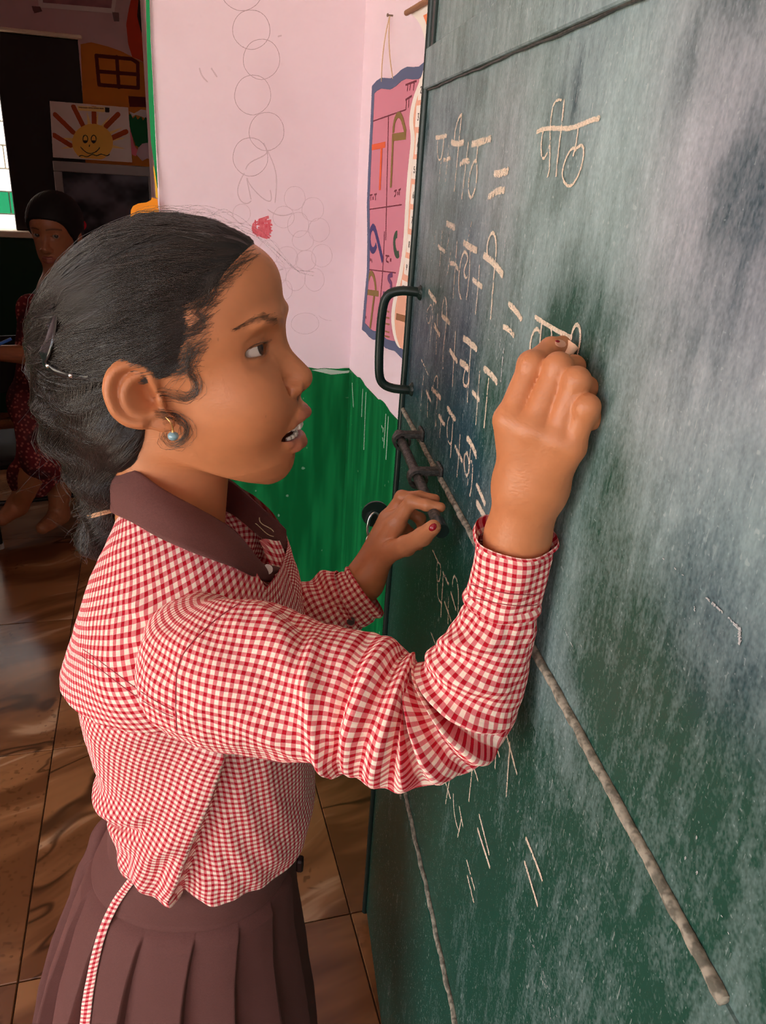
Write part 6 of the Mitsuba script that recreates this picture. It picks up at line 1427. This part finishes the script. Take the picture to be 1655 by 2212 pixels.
def sd_wbody(Q):
    d = sd_whead(Q)
    d = smin(d, bone(Q, nk0, nk1, .046, .050), .02)
    d = smin(d, bone(Q, nk1, chest, .055, .085), .03); d = smin(d, bone(Q, sR, sL, .045, .045), .03)
    d = smin(d, bone(Q, chest, waist, .088, .078), .03); d = smin(d, bone(Q, waist, hip, .080, .095), .03)
    d = smin(d, bone(Q, sR, elb, .040, .034), .02); d = smin(d, bone(Q, elb, wri, .034, .024), .01); d = smin(d, bone(Q, wri, fin, .026, .022), .01)
    for k in range(4):
        o = fin + np.array([0, 0, .018 - .012 * k]); t = o + (fin - wri) / np.linalg.norm(fin - wri) * (.045 - .004 * abs(k - 1)) + [0, 0, -.012]
        d = smin(d, bone(Q, o, t, .0095, .0075), .004)
    d = smin(d, bone(Q, fin + [0, 0, .015], fin + [.03, -.02, .035], .010, .008), .006)
    for k, a, t in ((kn1, an1, to1), (kn2, an2, to2)):
        d = smin(d, bone(Q, hip, k, .075, .056), .03); d = smin(d, bone(Q, k, a, .052, .032), .02); d = smin(d, bone(Q, a, t, .034, .022), .02)
    return d.astype(f32)
pts_ = np.array([wc, sR, sL, elb, wri, fin, an1, to1, an2, to2, hip])
Vw, Fw = nets(sd_wbody, pts_.min(0) - .17, pts_.max(0) + .17, .0042)
Vwh, Fwh = nets(sd_whead, wo - .16, wo + .16, .0022)
def wcol(V):
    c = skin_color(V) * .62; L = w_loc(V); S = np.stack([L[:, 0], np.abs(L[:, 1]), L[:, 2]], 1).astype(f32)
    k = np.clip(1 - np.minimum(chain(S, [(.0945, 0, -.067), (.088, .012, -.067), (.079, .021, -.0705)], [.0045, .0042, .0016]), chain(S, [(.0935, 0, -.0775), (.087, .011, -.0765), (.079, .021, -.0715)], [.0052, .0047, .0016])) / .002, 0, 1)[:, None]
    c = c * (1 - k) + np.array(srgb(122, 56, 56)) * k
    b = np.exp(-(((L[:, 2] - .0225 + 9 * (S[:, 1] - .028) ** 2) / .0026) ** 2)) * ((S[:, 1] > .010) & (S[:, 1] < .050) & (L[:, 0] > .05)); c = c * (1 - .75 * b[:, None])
    return c
keep = ~(((w_loc(Vw)[Fw].mean(1)[:, 2]) > -.050) & (np.abs(w_loc(Vw)[Fw].mean(1)[:, 1]) < .13) & (np.linalg.norm(w_loc(Vw)[Fw].mean(1), axis=1) < .15))
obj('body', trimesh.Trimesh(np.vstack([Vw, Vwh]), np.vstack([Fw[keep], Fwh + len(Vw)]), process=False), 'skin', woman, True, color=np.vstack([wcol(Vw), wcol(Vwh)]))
for s in (-1, 1):
    m = trimesh.creation.icosphere(4, .0118); v = np.array(m.vertices); g = w_loc(EYE[None])[0] - np.array([.0715, s * .03, 0]); g /= np.linalg.norm(g); an = np.degrees(np.arccos(np.clip(v @ g / .0118, -1, 1)))
    c = np.tile(srgb(140, 126, 118), (len(v), 1)); c = np.where((an < 31)[:, None], srgb(34, 20, 14), c)
    obj('eye', trimesh.Trimesh(w_world(v + [.0715, s * .03, 0]), m.faces, process=False), 'eye', woman, True, color=c)
def sd_whair(Q):
    L = w_loc(Q).astype(f32); A = np.abs(L[:, 1]); S = np.stack([L[:, 0], A, L[:, 2]], 1)
    edge = np.interp(L[:, 2], [-.2, -.06, -.03, .0, .03, .045, .058, .085], [-.016, -.010, .010, .044, .064, .080, .110, .110])
    d = smin(ell(S, (-.004, 0, .032), (.107, .083, .090)), ell(S, (-.050, 0, -.035), (.060, .062, .060)), .03) + .0005 * np.sin(np.arctan2(L[:, 1], L[:, 2] + .05) * 90)
    d = smax(d, L[:, 0] - edge, .010)
    return (smin(d, bone(L, (-.095, -.01, -.03), (-.085, -.03, -.17), .034, .022), .02) * SC).astype(f32)
Vq, Fq = nets(sd_whair, wo - [.24, .24, .30], wo + [.24, .24, .17], .003)
mat('hair_dark', (0.008, 0.006, 0.006), 0.6, 0.25)
obj('hair', trimesh.Trimesh(Vq, Fq, process=False), 'hair_dark', woman, True)
# dress: a shell around trunk, upper arm and thighs
def _print(p, n, uv):
    a, b, c = mikit.voronoi(p.x * 62 + p.y * 30, p.z * 62 + p.y * 22)
    return mikit.mix(mikit.mix(srgb(92, 22, 28), srgb(168, 96, 84), (1 - mikit.smoothstep(0.18, 0.3, a)) * 0.8), srgb(40, 16, 22), mikit.smoothstep(0.45, 0.6, mikit.fbm(p.x * 9, p.y * 9, p.z * 6, 2)) * 0.7)
mat('print_cloth', mikit.proc(_print), 0.85, 0.2)
def sd_dress(Q):
    d = bone(Q, nk1 - [0, 0, .07], chest, .075, .098); d = smin(d, bone(Q, sR - [0, 0, .01], sL - [0, 0, .01], .054, .054), .04)
    d = smin(d, bone(Q, chest, waist, .100, .092), .03); d = smin(d, bone(Q, waist, hip, .092, .112), .03)
    e2 = sR + (elb - sR) * .82; d = smin(d, bone(Q, sR, e2, .050, .046), .02)
    for k in (kn1, kn2):
        d = smin(d, bone(Q, hip, k, .095, .074), .03)
    d = smin(d, bone(Q, (kn1 + kn2) / 2, W(66, 1030, 2.60), .085, .075), .04)
    d = d + .004 * np.sin(Q[:, 0] * 70 + Q[:, 1] * 40) * np.sin(Q[:, 2] * 18)
    d = smax(d, -(bone(Q, nk0, nk1, .050, .060)), .01)
    return d.astype(f32)
Vd, Fd = nets(sd_dress, pts_.min(0) - .17, pts_.max(0) + .17, .005)
obj('dress', trimesh.Trimesh(Vd, Fd, process=False), 'print_cloth', woman, True, label='dark red patterned dress')
m = trimesh.creation.icosphere(2, .006); m.apply_translation(w_world([.002, .083, -.046])); obj('ear_stud', m, 'gold', woman, True)
mat('pen_blue', srgb(40, 110, 200), 0.3, 0.5)
pn0 = W(24, 732, 2.50); pn1 = W(-20, 752, 2.46)
tag(obj('pen', tube(np.array([pn0, pn0 + (pn1 - pn0) * .9, pn1]), np.array([.005, .005, .0015]), 10), 'pen_blue', None, 60), 'blue pen in the hand of the seated person', 'pen')
# chair of bent tube
mat('tube_black', srgb(24, 22, 22), 0.35, 0.5); mat('seat_black', srgb(30, 24, 24), 0.6, 0.3); mat('glide', srgb(190, 186, 180), 0.3, 0.5)
cc_ = hip.copy(); fx_ = (kn1 + kn2) / 2 - hip; fx_[2] = 0; fx_ /= np.linalg.norm(fx_); fy_ = np.array([-fx_[1], fx_[0], 0])
zs_ = hip[2] - .163
CH = lambda a, b, z: np.array([cc_[0], cc_[1], 0]) + fx_ * a + fy_ * b + [0, 0, z]
chair = thing('tube_chair', 'black tubular chair under the seated person', 'chair')
obj('seat', local(boxm((-.21, -.21, -.018), (.19, .21, .010), .009), CH(0, 0, zs_), fx_, fy_), 'seat_black', chair)
for b in (-.20, .20):
    obj('leg', tube(curve([CH(.20, b, zs_ - .02), CH(.235, b, zs_ - .10), CH(.25, b, .20), CH(.26, b, .012)], 24), .011, 10), 'tube_black', chair, 60)
    obj('leg', tube(curve([CH(-.20, b, zs_ + .38), CH(-.205, b, zs_ + .1), CH(-.215, b, .22), CH(-.25, b, .012)], 24), .011, 10), 'tube_black', chair, 60)
    obj('rung', tube(np.array([CH(.252, b, .17), CH(-.222, b, .17)]), .009, 10), 'tube_black', chair, 60)
    obj('armrest', tube(curve([CH(-.205, b * 1.1, zs_ + .20), CH(.02, b * 1.18, zs_ + .215), CH(.18, b * 1.18, zs_ + .19), CH(.225, b * 1.1, zs_ + .05), CH(.21, b, zs_ - .02)], 40), .011, 10), 'tube_black', chair, 60)
    for a in (.26, -.25): obj('glide', tube(np.array([CH(a, b, .0), CH(a, b, .022)]), .0135, 12), 'glide', chair, 60)
obj('rung', tube(np.array([CH(.252, -.20, .17), CH(.252, .20, .17)]), .009, 10), 'tube_black', chair, 60)
obj('backrest', local(boxm((-.012, -.20, -.11), (.012, .20, .11), .010), CH(-.195, 0, zs_ + .27), fx_, fy_), 'seat_black', chair)
